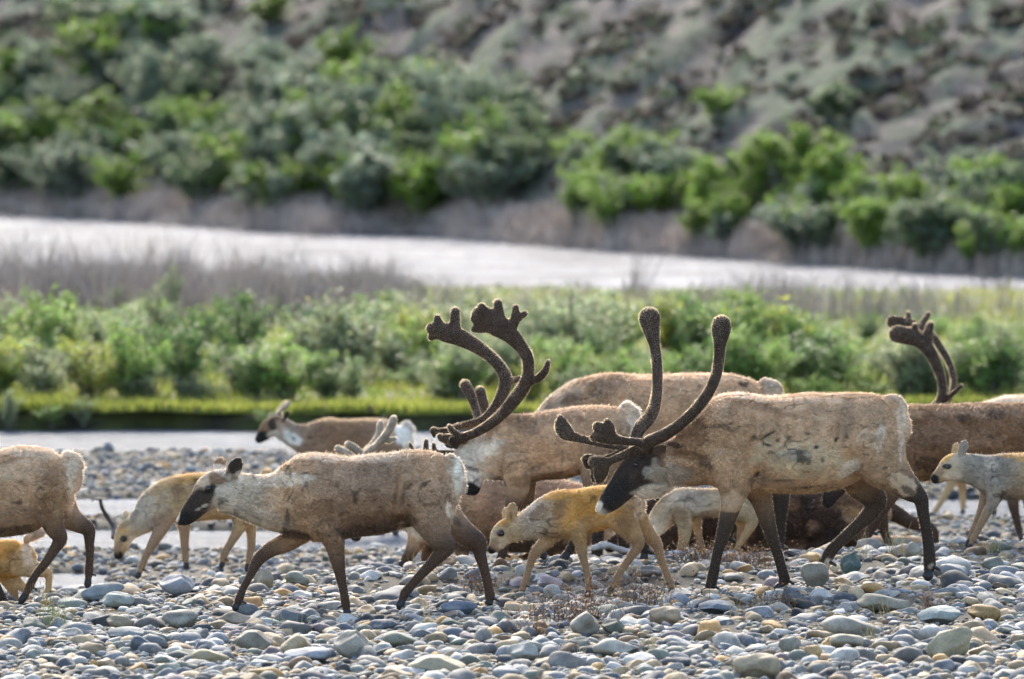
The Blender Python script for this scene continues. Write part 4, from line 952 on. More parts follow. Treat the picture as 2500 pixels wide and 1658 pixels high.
# hillside
def hill_cols(X, D):
    s = D - far_bank(X)
    a, a2 = hill_noise(X, D)
    n = vnoise2(X + .1 * D, D, (.7, 1.0), 61); m = vnoise2(X, D, (2.2, 3.5), 62); q = vnoise2(X, D, (.22, .3), 63); t = vnoise2(X, D, (.42, .6), 64)
    soil = np.array([.215, .19, .175]); pale = np.array([.37, .32, .265]); turf = np.array([.135, .175, .115]); heath = np.array([.070, .060, .062])
    col = np.broadcast_to(soil, X.shape + (3,)).copy()
    def mix(col, c2, f):
        return col * (1 - f[..., None]) + c2 * f[..., None]
    col = mix(col, pale, sstep(.58, .74, .5 * m + .5 * t) * .55)
    col = mix(col, heath, sstep(.48, .60, .55 * n + .45 * t) * .9)
    top = sstep(.50, .62, a) * sstep(.2, .5, q) + .8 * sstep(.53, .64, a2) * sstep(.3, .6, t)
    col = mix(col, turf, np.clip(top, 0, 1) * .8)
    col = col * (.42 + .48 * q)[..., None]
    strip = 1 - sstep(2.0, 4.5, s)
    return mix(col, np.array([.21, .18, .165]) * (.6 + .8 * t)[..., None], strip * .8)
hx = axis(-260, -17, 17, 260, .16, 1.2)
S = np.concatenate([[-1.2], np.arange(-.6, 26, .16), 26 + np.cumsum(np.linspace(.3, 9, 60))])
X, SS = np.meshgrid(hx, S)
D = far_bank(X) + SS
Z = hill_full(X, D); Z[0] = -1.2
V = np.stack([X, D, Z], 2).reshape(-1, 3)
nx = len(hx)
i = np.arange(len(S) - 1)[:, None] * nx + np.arange(nx - 1)[None]
Fc = np.stack([i, i + 1, i + nx + 1, i + nx], 2).reshape(-1, 4)
tag(np_obj("hill", V, Fc, hill_cols(X, D).reshape(-1, 3), True, M_HILL), "hummocky brown and green hillside", kind="structure")
grid_obj("ground", np.array([-2500., -300, 0, 300, 2500]), np.array([-800., 0, 100, 400, 2500]), lambda X, D: np.full(X.shape, -1.3), M_GRAVELBED, label="valley floor")

# ------------------------------------------------------------------ stones
def icos(sub):
    bm = bmesh.new(); bmesh.ops.create_icosphere(bm, subdivisions=sub, radius=1.0)
    bm.verts.ensure_lookup_table()
    V = np.array([v.co[:] for v in bm.verts]); Fc = np.array([[v.index for v in f.verts] for f in bm.faces])
    bm.free()
    return V, Fc

def stone_proto(sub, seed, rough=.28, cuts=7, deep=.52):
    g = np.random.default_rng(seed)
    V, Fc = icos(sub)
    V = V.copy()
    for _ in range(cuts):
        n = g.normal(size=3); n /= np.linalg.norm(n)
        d = g.uniform(deep, .92)
        h = V @ n
        over = np.maximum(h - d, 0)
        V -= np.outer(over * .88, n)
    V *= (1 + (vnoise(V + 9, .8, seed) - .5) * rough + (vnoise(V + 5, .33, seed + 1) - .5) * .07)[:, None]
    V /= np.abs(V).max(0)
    return V, Fc

P3 = [stone_proto(4, 200 + k, .5, 5 + k % 7) for k in range(14)]
P2 = [stone_proto(3, 300 + k, .5, 4 + k % 7, .45) for k in range(16)]
P1 = [stone_proto(2, 400 + k, .45, 4 + k % 5, .45) for k in range(10)]
SPAL = {"slate blue": (.075, .083, .095), "blue-grey": (.15, .155, .16), "mid-grey": (.155, .147, .134), "pale grey": (.29, .278, .25), "greenish grey": (.135, .145, .12),
        "tan": (.28, .21, .13), "ochre": (.34, .20, .08), "dark": (.04, .04, .041), "purplish": (.19, .155, .155), "brown": (.16, .105, .062)}
SNAMES = list(SPAL)
SPROB = np.array([.10, .16, .17, .19, .09, .18, .03, .04, .02, .03]); SPROB /= SPROB.sum()
GRP = "rounded river cobbles on the gravel bar"

placed = []        # screen rectangles of the traced stones, to keep later big ones off them
spots = []         # X, D, radius of everything placed
stone_meshes = [np_mesh("cobble", V, Fc, None, True, M_STONE) for V, Fc in P3]

def add_stone(X, D, hw, hd, h, col, label, k, yaw, tiltx=0, tilty=0, zoff=None, group=GRP, name="river_cobble", cat="stone"):
    o = bpy.data.objects.new(name, stone_meshes[k % len(stone_meshes)])
    link(o)
    z = float(ground(X, D)) if zoff is None else zoff
    o.location = (X, D, z)
    o.rotation_euler = (tiltx, tilty, yaw)
    o.scale = (hw, hd, h)
    c = np.array(col) * np.random.default_rng(int(abs(X) * 1000 + D * 77)).uniform(.82, 1.22)
    o.color = (*c, 1)
    tag(o, label, cat, group)
    spots.append((X, D, max(hw, hd)))
    return o

# stones picked out of the photograph: left, right, top, bottom (photo rows), colour, label, roll
TR_ST = [
 (380, 474, 1403, 1453, (.36, .39, .45), "smooth pale blue-grey egg-shaped boulder below the feeding calf's forefeet", 0),
 (1790, 1913, 1596, 1656, (.38, .33, .24), "round tan boulder at the bottom edge below the biggest bull", 0),
 (2255, 2380, 1537, 1608, (.37, .34, .24), "olive-tan angular boulder with a sloping ridge at the lower right", -.28),
 (2082, 2221, 1450, 1492, (.36, .34, .28), "flat-topped grey boulder with an ochre right end behind the biggest bull's hind hooves", 0),
 (2094, 2172, 1424, 1453, (.50, .31, .14), "orange stone resting above the flat-topped grey boulder", .05),
 (2052, 2107, 1350, 1402, (.12, .19, .19), "dark teal upright egg stone beside the bull's lifted hind hoof", 0),
 (2000, 2153, 1506, 1554, (.40, .39, .35), "long pale seal-shaped boulder with dark mottling in the right foreground", .08),
 (2346, 2444, 1476, 1514, (.42, .28, .13), "ochre-brown oval boulder near the right edge", 0),
 (1959, 2011, 1576, 1612, (.50, .36, .19), "pointed yellow-orange stone in the lower right foreground", .1),
 (2233, 2346, 1476, 1523, (.27, .31, .31), "long grey-green tilted slab with a crack at the right", -.2),
 (1949, 2026, 1372, 1434, (.28, .26, .22), "triangular brown-grey slab leaning by the bull's lifted hoof", -.5),
 (2207, 2252, 1324, 1358, (.46, .44, .38), "blocky cream-topped stone on the skyline behind the bull's rear leg", 0),
 (995, 1140, 1598, 1642, (.42, .38, .28), "broad pale boulder with an ochre right side at the bottom centre-left", 0),
 (1383, 1463, 1495, 1552, (.36, .34, .30), "large pale domed boulder below the orange calf", 0),
 (1463, 1525, 1512, 1548, (.19, .20, .17), "dark olive stone leaning against the pale domed boulder", .06),
 (1585, 1666, 1481, 1524, (.42, .34, .25), "tan rounded boulder beside the brown dried plants", 0),
 (1073, 1165, 1465, 1498, (.17, .20, .26), "dark blue humped stone by the cow's rear hind hoof", .06),
 (1308, 1373, 1403, 1438, (.36, .32, .36), "lilac-grey stone under the orange calf's belly", -.15),
 (1321, 1380, 1428, 1465, (.40, .42, .42), "round pale grey stone between the orange calf's forelegs", 0),
 (1237, 1322, 1570, 1613, (.30, .32, .31), "squarish grey boulder in the bottom centre", .05),
 (930, 1026, 1543, 1579, (.22, .24, .20), "smooth olive-grey hump stone in front of the cow's hind legs", .08),
 (249, 321, 1501, 1534, (.42, .37, .27), "cream-tan boulder at the lower left", .05),
 (395, 492, 1489, 1534, (.38, .38, .34), "rugged pale grey boulder left of the cow's raised forefoot", 0),
 (256, 362, 1527, 1564, (.29, .32, .33), "broad blue-grey ribbed stone at the lower left", -.05),
 (308, 370, 1554, 1591, (.12, .145, .19), "darkest slate-blue oval stone at the lower left", .22),
 (529, 622, 1494, 1527, (.37, .31, .24), "flat tan-brown stone right under the cow's leading forefoot", .06),
 (572, 672, 1537, 1584, (.31, .29, .24), "grey-brown streaked boulder below the cow's leading leg", .06),
 (676, 764, 1550, 1603, (.43, .36, .25), "ochre-stained tan boulder below the cow's chest", -.1),
 (806, 902, 1541, 1610, (.36, .345, .30), "tan pyramid-shaped granite boulder below the cow's belly", 0),
 (694, 815, 1581, 1616, (.27, .30, .35), "long smooth blue-grey boulder beside the pyramid boulder", -.05),
 (194, 304, 1424, 1465, (.25, .29, .31), "long slate-grey flat-topped stone left of the egg-shaped boulder", -.1),
 (245, 327, 1447, 1483, (.36, .40, .38), "pale greenish flat stone below the slate-grey flat-topped one", -.12),
 (690, 755, 1395, 1430, (.25, .27, .24), "olive-grey loaf-shaped stone between the cow's legs", 0),
 (620, 673, 1390, 1435, (.39, .35, .27), "cream-tan upright stone behind the cow's leading leg", -.3),
 (464, 561, 1586, 1618, (.42, .36, .25), "long cream stone at the bottom left of centre", .05),
 (214, 239, 1611, 1628, (.50, .32, .13), "small orange pebble alone at the bottom left corner", 0),
 (1900, 1960, 1555, 1600, (.34, .33, .28), "domed grey-beige boulder left of the pointed yellow stone", 0),
 (1700, 1790, 1462, 1495, (.20, .23, .28), "dark slate slab below the biggest bull's front hoof", -.1),
 (2010, 2110, 1548, 1585, (.41, .39, .31), "long cream stone below the seal-shaped boulder", -.1),
 (1440, 1560, 1560, 1600, (.40, .40, .36), "broad smooth pale stone arched over grit in the bottom centre", .05),
]
for j, (x0, x1, y0, y1, col, lab, roll) in enumerate(TR_ST):
    cx = (x0 + x1) / 2
    D = 50.0
    for _ in range(12):
        X = (cx - 1250) / F * D
        D = F * (CAMH - float(ground(X, D)) - 0.01) / (y1 - HOR)
        D = min(max(D, 43), 58)
    X = (cx - 1250) / F * D
    ppm = F / D
    hw = (x1 - x0) / 2 / ppm; h = (y1 - y0) / ppm
    hd = hw * random.uniform(.65, .95)
    D2 = D + hd * .85
    zc = CAMH - ((y0 + y1) / 2 - HOR) / F * D2
    add_stone((cx - 1250) / F * D2, D2, hw * 1.02, hd, h * .60, np.array(col) * np.array([.72, .69, .64]), lab, j * 5 + 3, 0, 0, roll, zoff=zc - h * .06)
    placed.append((x0, x1, y0, y1, D))

# cobbles that nothing tells apart but their colour and where they lie
g = np.random.default_rng(11)
WHERE = [(0, 850, "in the left third"), (850, 1700, "in the middle third"), (1700, 2500, "in the right third")]
FEET = [(px_of(a, b), py_of(c, b), b) for a, b, c in anchors]
n_ind = 0
tries = 0
while n_ind < 258 and tries < 20000:
    tries += 1
    D = g.uniform(46.4, 58.5)
    px = g.uniform(-40, 2540)
    X = (px - 1250) / F * D
    if D > float(crest(X)) + 2.6: continue
    hw = float(np.clip(g.lognormal(math.log(.072), .42), .04, .17))
    if any((X - a) ** 2 + ((D - b) * 1.1) ** 2 < (.8 * (hw + r)) ** 2 for a, b, r in spots): continue
    if any((X - a) ** 2 + (D - b) ** 2 < (hw + .03) ** 2 for a, b, _ in anchors): continue
    z = float(ground(X, D)); h = hw * g.uniform(.36, .72)
    pt = py_of(z + h * 1.2, D); pb = py_of(z, D); wpx = hw * F / D
    if any(px + wpx > a and px - wpx < b and pb > c + 4 and pt < d - 8 and D < e + .25 for a, b, c, d, e in placed): continue
    if any(abs(px - fa) < wpx + 7 and pt < fb - 2 and D < fd + .1 and pb > fb - 25 for fa, fb, fd in FEET): continue
    kind = SNAMES[g.choice(len(SNAMES), p=SPROB)]
    third = [w for a, b, w in WHERE if px < b or b == 2500][0]
    add_stone(X, D, hw, hw * g.uniform(.6, .95), h, SPAL[kind], f"rounded {kind} cobble among many alike {third} of the gravel bar", int(g.integers(14)), g.uniform(0, 6.28), g.normal(0, .12), g.normal(0, .14), zoff=z + h * g.uniform(-.15, .30))
    n_ind += 1

# the remaining cobbles and pebbles: one mass
def stone_mass(name, N, Dr, size, sig, lo, hi, protos, spread, seed, avoid, sink=(.1, .5), xr=None, zmin=None, dark=1.0):
    g = np.random.default_rng(seed)
    D = g.uniform(Dr[0], Dr[1], N)
    W = spread * D
    X = g.uniform(-1, 1, N) * W if xr is None else g.uniform(xr[0], xr[1], N)
    hw = np.clip(g.lognormal(math.log(size), sig, N), lo, hi)
    z = ground(X, D)
    keep = np.ones(N, bool)
    if zmin is not None: keep &= z > zmin
    if avoid:
        o = np.argsort(-hw); cell = {}; cs = hi * 2.0
        for i in o:
            if not keep[i]: continue
            c = (int(X[i] // cs), int(D[i] // cs)); ok = True
            for a in (-1, 0, 1):
                for b in (-1, 0, 1):
                    for q in cell.get((c[0] + a, c[1] + b), ()):
                        if (X[i] - X[q]) ** 2 + (D[i] - D[q]) ** 2 < (avoid * (hw[i] + hw[q])) ** 2: ok = False; break
                    if not ok: break
                if not ok: break
            if ok: cell.setdefault(c, []).append(i)
            else: keep[i] = False
    for a, b, _ in anchors:
        keep &= (X - a) ** 2 + (D - b) ** 2 > (hw * .8 + .012) ** 2
    SP = np.array(spots)
    for a, b, r in spots:
        keep &= (X - a) ** 2 + (D - b) ** 2 > (hw * .5 + r * .55) ** 2
    X, D, hw, z = X[keep], D[keep], hw[keep], z[keep]
    n = len(X)
    k = g.integers(0, len(protos), n)
    ci = g.choice(len(SNAMES), n, p=SPROB)
    base = np.array([SPAL[s] for s in SNAMES])[ci] * g.uniform(.72, 1.42, n)[:, None] * dark
    h = hw * g.uniform(.38, .75, n); hd = hw * g.uniform(.6, 1.0, n)
    yaw = g.uniform(0, 6.28, n); tx = g.normal(0, .2, n); ty = g.normal(0, .2, n)
    zc = z + h * g.uniform(sink[0], sink[1], n)
    Vs, Fs, Cs, off = [], [], [], 0
    for q in range(len(protos)):
        s = np.where(k == q)[0]
        if not len(s): continue
        PV, PF = protos[q]
        v = PV[None] * np.stack([hw[s], hd[s], h[s]], 1)[:, None]
        c, sn = np.cos(tx[s])[:, None], np.sin(tx[s])[:, None]
        v = np.stack([v[:, :, 0], v[:, :, 1] * c - v[:, :, 2] * sn, v[:, :, 1] * sn + v[:, :, 2] * c], 2)
        c, sn = np.cos(ty[s])[:, None], np.sin(ty[s])[:, None]
        v = np.stack([v[:, :, 0] * c + v[:, :, 2] * sn, v[:, :, 1], -v[:, :, 0] * sn + v[:, :, 2] * c], 2)
        c, sn = np.cos(yaw[s])[:, None], np.sin(yaw[s])[:, None]
        v = np.stack([v[:, :, 0] * c - v[:, :, 1] * sn, v[:, :, 0] * sn + v[:, :, 1] * c, v[:, :, 2]], 2)
        v += np.stack([X[s], D[s], zc[s]], 1)[:, None]
        Vs.append(v.reshape(-1, 3)); m = len(PV)
        Fs.append((PF[None] + (np.arange(len(s)) * m)[:, None, None] + off).reshape(-1, 3))
        Cs.append(np.repeat(base[s], m, 0)); off += m * len(s)
    return np.concatenate(Vs), np.concatenate(Fs), np.concatenate(Cs)

parts = [stone_mass("a", 3200, (45.6, 59), .060, .36, .030, .105, P2, .068, 21, .60, (-.25, .2)),
         stone_mass("b", 14000, (45.6, 59.5), .024, .30, .013, .040, P1, .068, 22, .55, (-.1, .4)),
         stone_mass("c", 2600, (44, 50), .05, .35, .03, .10, P1, .10, 23, .62)]
V, Fc, Cc = cat_geo(parts)
tag(np_obj("river_gravel", V, Fc, Cc, True, M_GRAVEL), "loose grey cobbles and pebbles covering the near gravel bar", kind="stuff")
parts = [stone_mass("d", 9000, (58.5, 79.5), .034, .38, .018, .085, P1, .072, 24, .55, (.1, .7), zmin=-.66),
         stone_mass("e", 9000, (58.5, 79.5), .024, .3, .012, .04, [icos(1)] + [stone_proto(1, 500 + k, .3, 2) for k in range(6)], .072, 25, 0, (.1, .8), zmin=-.63)]
V, Fc, Cc = cat_geo(parts)
tag(np_obj("far_gravel", V, Fc, Cc, True, M_GRAVEL), "wet dark pebbles on the bars between the shallow channels", kind="stuff")

# ------------------------------------------------------------------ plants
def ribbon_tubes(paths, seg=3):
    """paths: list of (pts (n,3), r0, r1) -> thin prisms"""
    Vs, Fs, off = [], [], 0
    for P, r0, r1 in paths:
        n = len(P)
        ang = np.linspace(0, 2 * math.pi, seg, endpoint=False)
        r = np.linspace(r0, r1, n)
        ring = np.stack([np.cos(ang), np.sin(ang), np.zeros(seg)], 1)
        Vs.append((P[:, None, :] + ring[None] * r[:, None, None]).reshape(-1, 3))
        for i in range(n - 1):
            for j in range(seg):
                k = (j + 1) % seg
                Fs.append((off + i * seg + j, off + i * seg + k, off + (i + 1) * seg + k, off + (i + 1) * seg + j))
        off += n * seg
    return np.concatenate(Vs), np.array(Fs)

def leaf_quads(p, L, W, g, up=.55):
    n = len(p)
    d = g.normal(size=(n, 3)); d[:, 2] = np.abs(d[:, 2]) * .6 + .1
    d /= np.linalg.norm(d, axis=1)[:, None]
    u = g.normal(size=(n, 3)); u[:, 2] += up * 2
    s = np.cross(d, u); s /= np.linalg.norm(s, axis=1)[:, None] + 1e-9
    Ls = (L * g.uniform(.6, 1.3, n))[:, None]; Ws = (W * g.uniform(.6, 1.3, n))[:, None]
    V = np.stack([p, p + d * Ls * .45 + s * Ws * .5, p + d * Ls, p + d * Ls * .45 - s * Ws * .5], 1).reshape(-1, 3)
    return V, np.arange(n * 4).reshape(-1, 4)

def shrub_proto(seed, nstem, nleaf, leaf, spread, tree=False, gap=.3):
    """one unit high; returns foliage (V,F,C) and stems (V,F)"""
    g = np.random.default_rng(seed)
    paths, tips = [], []
    for s in range(nstem):
        a = g.uniform(0, 6.28); lean = g.uniform(.1, 1) * spread
        h = g.uniform(.62, 1.0) * (1 - .25 * lean / max(spread, .01) * .8)
        b = np.array([g.normal(0, .05), g.normal(0, .05), 0])
        t = np.linspace(0, 1, 6)[:, None]
        end = np.array([math.cos(a) * lean, math.sin(a) * lean, h])
        P = b + (end - b) * np.hstack([t ** 1.25, t ** 1.25, t ** .85]) + g.normal(0, .018, (6, 3)) * t
        paths.append((P, .016 if not tree else .026, .004))
        for k in range(8):
            q = g.uniform(.16 if tree else .08, 1.0)
            i = min(4, int(q * 5)); p0 = P[i] + (P[i + 1] - P[i]) * (q * 5 - i)
            d = g.normal(size=3) * .5; d[2] = abs(d[2]) * .7 + .25; d[:2] += end[:2] * .8
            d /= np.linalg.norm(d)
            ln = g.uniform(.12, .30) * (1.15 - .4 * q)
            tt = np.linspace(0, 1, 4)[:, None]
            Q = p0 + d * ln * tt + np.array([0, 0, .05]) * tt ** 2
            paths.append((Q, .006, .002)); tips.append(Q)
    g.shuffle(tips)
    tips = tips[:max(4, int(len(tips) * (1 - gap)))]
    wts = g.uniform(.3, 1.6, len(tips)); wts /= wts.sum()
    ti = g.choice(len(tips), nleaf, p=wts)
    u = g.uniform(.15, 1.05, nleaf)
    TA = np.array(tips)
    i = np.minimum(2, (u * 3).astype(int)); f = np.clip(u * 3 - i, 0, 1)[:, None]
    p = TA[ti, i] * (1 - f) + TA[ti, i + 1] * f + g.normal(0, .028, (nleaf, 3))
    p[:, 2] = np.maximum(p[:, 2], .02)
    V, Fc = leaf_quads(p, leaf, leaf * .42, g)
    cl = g.uniform(.75, 1.25, len(tips))[ti] * g.uniform(.75, 1.25, nleaf)
    hue = g.normal(0, .10, nleaf)
    c = np.stack([cl * (1 + hue), cl, cl * (1 - hue)], 1)
    sv, sf = ribbon_tubes(paths)
    return (V, Fc, np.repeat(c, 4, 0)), (sv, sf)

def twig_cols(n, c):
    return np.tile(np.array(c), (n, 1))

PROTO = []
for k in range(8):
    (fv, ff, fc), (sv, sf) = shrub_proto(600 + k, 13 + k % 4, 2400, .062, .50 + .06 * (k % 3), gap=.2)
    PROTO.append((np_mesh("foliage", fv, ff, fc, False, M_LEAF), np_mesh("stem", sv, sf, twig_cols(len(sv), (1, 1, 1)), True, M_TWIG)))
FPROTO = []
for k in range(9):
    (fv, ff, fc), (sv, sf) = shrub_proto(700 + k, 8 + k % 3, 2200, .085, .50 + .08 * (k % 3), tree=True, gap=.15)
    FPROTO.append((np_mesh("crown", fv, ff, fc, False, M_LEAF), np_mesh("trunk", sv, sf, twig_cols(len(sv), (1, 1, 1)), True, M_TWIG)))

def plant(name, proto, loc, sc, yaw, leafc, barkc, label, cat, group):
    root = tag(empty(name, loc), label, cat, group)
    root.rotation_euler = (0, 0, yaw); root.scale = sc
    for me, c in zip(proto, (leafc, barkc)):
        o = link(bpy.data.objects.new(me.name.split(".")[0], me), root)
        o.color = (*c, 1)
    return root

def solve_D(px, py, zf, lo, hi):
    Ds = np.linspace(lo, hi, 400)
    Xs = (px - 1250) / F * Ds
    yy = py_of(zf(Xs, Ds), Ds)
    i = int(np.argmin(np.abs(yy - py)))
    return Ds[i]

g = np.random.default_rng(31)
# willows on the meadow between the two channels
LC = {"grey-green": (.26, .305, .165), "fresh green": (.21, .31, .08), "yellow-green": (.31, .345, .07), "deep green": (.11, .19, .055)}
BARK = (.16, .135, .115)
for n in range(262):
    D = 84.7 + 17.0 * g.random() ** 1.7
    px = g.uniform(-170, 2670)
    X = (px - 1250) / F * D
    kind = "grey-green" if g.random() < .48 else "fresh green" if g.random() < .6 else "yellow-green" if g.random() < .5 else "deep green"
    if px > 1550 and g.random() < .5 and D < 97: kind = "fresh green" if g.random() < .7 else "deep green"
    z = float(meadow_z(X, D))
    top = g.uniform(700, 790) + 60 * (g.random() < .25) + (50 if px > 1900 else 0)
    if D < 88: top = g.uniform(790, 925)
    h = CAMH - (top - HOR) / F * D - z
    if h < .16: continue
    w = max(.42, h * g.uniform(.9, 1.5)) * g.uniform(.9, 1.25)
    side = "left of the central antlers" if px < 1050 else "behind the central antlers" if px < 1800 else "behind the right-hand animals"
    plant("willow_shrub", PROTO[int(g.integers(8))], (X, D, z - .02), (w, w, h), g.uniform(0, 6.28), np.array(LC[kind]) * g.uniform(.85, 1.3), BARK,
          f"low leafy {kind} willow bush growing in the meadow {side}", "shrub", "willow bushes in the meadow beyond the near channel")

# dark bushy willow standing out left of centre and the tall sprig above the brown twigs
for px, py, w, h, c, lab in [(455, 975, 1.05, .92, "deep green", "dense dark-centred willow bush standing at the meadow edge left of the far cow"),
                             (420, 800, .34, .72, "grey-green", "tall thin willow sprig poking above the brown leafless twigs at left"),
                             (1130, 985, .9, .75, "grey-green", "greyish willow bush with bare stems right behind the short tines"),
                             (1960, 965, 1.2, .75, "deep green", "deep green rounded bush above the big bull's rump"),
                             (1650, 900, .9, .75, "yellow-green", "brightest yellow-green willow between the big bull's two antlers")]:
    D = solve_D(px, py, meadow_z, 84.3, 116)
    X = (px - 1250) / F * D
    plant("willow_shrub", PROTO[int(g.integers(8))], (X, D, float(meadow_z(X, D)) - .02), (w, w, h), g.uniform(0, 6.28), LC[c], BARK, lab, "shrub", None)

for j, px in enumerate((20, 128, 205, 655)):
    D = 83.35 + .1 * (j % 3); X = (px - 1250) / F * D
    plant("willow_shrub", PROTO[j % 8], (X, D, -.56), (.38 + .2 * (j % 2), .34, (.36, .22, .30, .18)[j]), j * 1.3, LC["fresh green" if j % 2 else "grey-green"], BARK, f"small {'fresh green' if j % 2 else 'grey-green'} sprig hanging over the dark cut bank at the water", "shrub", "sprigs hanging over the dark cut bank")

# far willow belt and hillside bushes
FL = {"bright green": (.16, .25, .045), "grey-green": (.19, .235, .16), "dull green": (.125, .18, .09), "dark green": (.065, .115, .055)}
up = np.array([(-200, 90), (0, 110), (300, 70), (450, 110), (700, 190), (900, 170), (1000, 210), (1180, 240), (1300, 330), (1600, 345), (1900, 375), (2100, 430), (2500, 410), (2700, 430)], float)
lo = np.array([(-200, 455), (0, 470), (600, 485), (1000, 510), (1180, 490), (1330, 470), (1700, 540), (2100, 585), (2500, 600), (2700, 610)], float)
def far_plant(px, py, w, h, kind, label, group, bark=(.20, .18, .165), proto=None):
    lo_ = 108; hi_ = 215
    Xc = (px - 1250) / F * 150
    Ds = np.linspace(float(far_bank(Xc)) - 14, float(far_bank(Xc)) + 40, 500)
    Xs = (px - 1250) / F * Ds
    ok = Ds > far_bank(Xs) + .6
    yy = np.where(ok, py_of(hill_full(Xs, Ds), Ds), 1e9)
    i = int(np.argmin(np.abs(yy - py)))
    X, D = Xs[i], Ds[i]
    plant("willow_tree", FPROTO[int(g.integers(9)) if proto is None else proto], (X, D, float(hill_full(X, D)) - .06), (w, w, h), g.uniform(0, 6.28), np.array(FL[kind]) * g.uniform(.8, 1.25), bark, label, "bush", group)
for n in range(262):
    px = g.uniform(-180, 2680) if n < 215 else g.uniform(850, 1330)
    a, b = np.interp(px, up[:, 0], up[:, 1]), np.interp(px, lo[:, 0], lo[:, 1])
    py = a + (b - a) * (g.random() ** .85) + (35 if px < 1250 else 75)
    if 1260 < px < 1400 and py > 400: continue
    t = (py - a) / (b - a)
    kind = g.choice(["bright green", "grey-green", "dull green", "dark green"], p=[.30, .32, .24, .14])
    if px < 1250 and t < .5: kind = g.choice(["grey-green", "dull green", "bright green"], p=[.6, .25, .15])
    if px > 1300 and t > .2 and g.random() < .45: kind = "bright green"
    h = g.uniform(.75, 1.25) * (1.15 if px < 1250 else .8); w = h * g.uniform(1.05, 1.6)
    far_plant(px, py, w, h, str(kind), f"{kind} willow in the dense belt across the river {'on the left' if px < 1250 else 'below the bare slope'}", "willows in the belt across the river")
for px, py, w, h, kind, lab in [(370, 165, 1.25, 1.25, "bright green", "bright green crowned willow with pale trunks high on the left slope"), (655, 60, 1.5, .75, "bright green", "bright green spreading bush at the top edge left of centre"),
                                (850, 215, 1.25, 1.1, "bright green", "bright green dome-shaped bush at the head of the willow belt"), (965, 235, .95, .75, "bright green", "yellowish bush tucked right of the dome-shaped one"),
                                (1120, 430, 2.0, 2.0, "grey-green", "largest silvery willow, its billowing crown at the end of the left belt"), (1745, 290, .85, .65, "bright green", "small two-toned bush alone on the bare slope, left one"),
                                (2020, 300, 1.25, .75, "dull green", "wide bush alone on the bare slope above the right belt"), (1955, 480, 1.6, 1.15, "bright green", "big round bright bush topping the right-hand belt"),
                                (1560, 520, 1.5, .75, "bright green", "low wide lime-green bush at the left end of the right-hand belt"), (2340, 500, 1.2, .95, "grey-green", "feathery pale willow near the right edge of the belt"),
                                (2400, 560, 1.3, .8, "bright green", "yellow-green clump at the lower right end of the belt"), (500, 480, .9, .5, "bright green", "bright low bush at the foot of the left belt above the dead twigs"), (640, 475, .8, .55, "bright green", "lime-green clump at the foot of the belt left of centre")]:
    far_plant(px, py, w, h, kind, lab, None, bark=(.34, .33, .33) if px == 370 else (.20, .18, .165))

# leafless brown thickets and strips: nobody could count the twigs
def twigs(N, posf, hlo, hhi, per, cols, seed, wid=.006, lean=.35):
    g = np.random.default_rng(seed)
    base, hs = posf(g, N)
    n = len(base)
    b = np.repeat(base, per, 0) + np.hstack([g.normal(0, .09, (n * per, 2)), np.zeros((n * per, 1))])
    h = np.repeat(hs * g.uniform(hlo, hhi, n), per) * g.uniform(.5, 1.05, n * per)
    a = g.uniform(0, 6.28, n * per); l = np.abs(g.normal(0, lean, n * per)) * h
    tip = b + np.stack([np.cos(a) * l, np.sin(a) * l, h], 1)
    mid = b + (tip - b) * .5 + np.stack([np.cos(a) * l * -.12, np.sin(a) * l * -.12, h * .06], 1)
    s = g.uniform(0, 6.28, n * per); sv = np.stack([np.cos(s), np.sin(s) * .3, np.zeros(n * per)], 1) * (wid * g.uniform(.6, 1.6, n * per))[:, None]
    # side shoots
    m = n * per
    sh0 = b + (tip - b) * g.uniform(.35, .85, m)[:, None]
    sh1 = sh0 + np.stack([g.normal(0, .16, m) * h, g.normal(0, .16, m) * h, g.uniform(.12, .32, m) * h], 1)
    V = np.concatenate([np.stack([b - sv, b + sv, mid + sv * .8, mid - sv * .8], 1).reshape(-1, 3), np.stack([mid - sv * .8, mid + sv * .8, tip + sv * .2, tip - sv * .2], 1).reshape(-1, 3), np.stack([sh0 - sv * .6, sh0 + sv * .6, sh1 + sv * .2, sh1 - sv * .2], 1).reshape(-1, 3)])
    c = np.array(cols)[g.integers(0, len(cols), n)] * g.uniform(.7, 1.3, n)[:, None]
    c = np.repeat(np.repeat(c, per, 0), 4, 0)
    return V, np.arange(len(V)).reshape(-1, 4), np.concatenate([c, c, c])

def pos_mid(g, N):
    D = g.uniform(99, 113, N); X = g.uniform(-1, 1, N) * .078 * D
    px = px_of(X, D)
    dens = np.interp(px, [0, 850, 1020, 1300, 1550, 1750, 2200, 2500], [.95, .85, .36, .24, .20, .26, .24, .20]) * (.25 + 1.1 * vnoise2(X, D, (.8, 2.2), 81))
    k = g.random(N) < dens
    X, D, px = X[k], D[k], px[k]
    top = np.interp(px, [0, 350, 700, 900, 1050, 1300, 1700, 2100, 2500], [595, 625, 635, 645, 700, 705, 680, 680, 720]) + g.normal(0, 36, len(X)) + 95 * (vnoise2(X, D, (.5, 2.5), 85) - .5) + 40 * vnoise2(X, D, .9, 82)
    z = meadow_z(X, D).clip(-.62)
    h = CAMH - (top - HOR) / F * D - z
    return np.stack([X, D, z - .02], 1), np.clip(h, .05, 1.0)
TW = [(.25, .205, .185), (.20, .17, .16), (.30, .25, .215), (.17, .15, .135)]
V, Fc, Cc = twigs(4200, pos_mid, .7, 1.12, 11, TW, 33)
o = np_obj("bare_twig_thicket", V, Fc, Cc, False, M_TWIG)
tag(o, "leafless purplish brown twig thicket in front of the bright river", "thicket", kind="stuff")
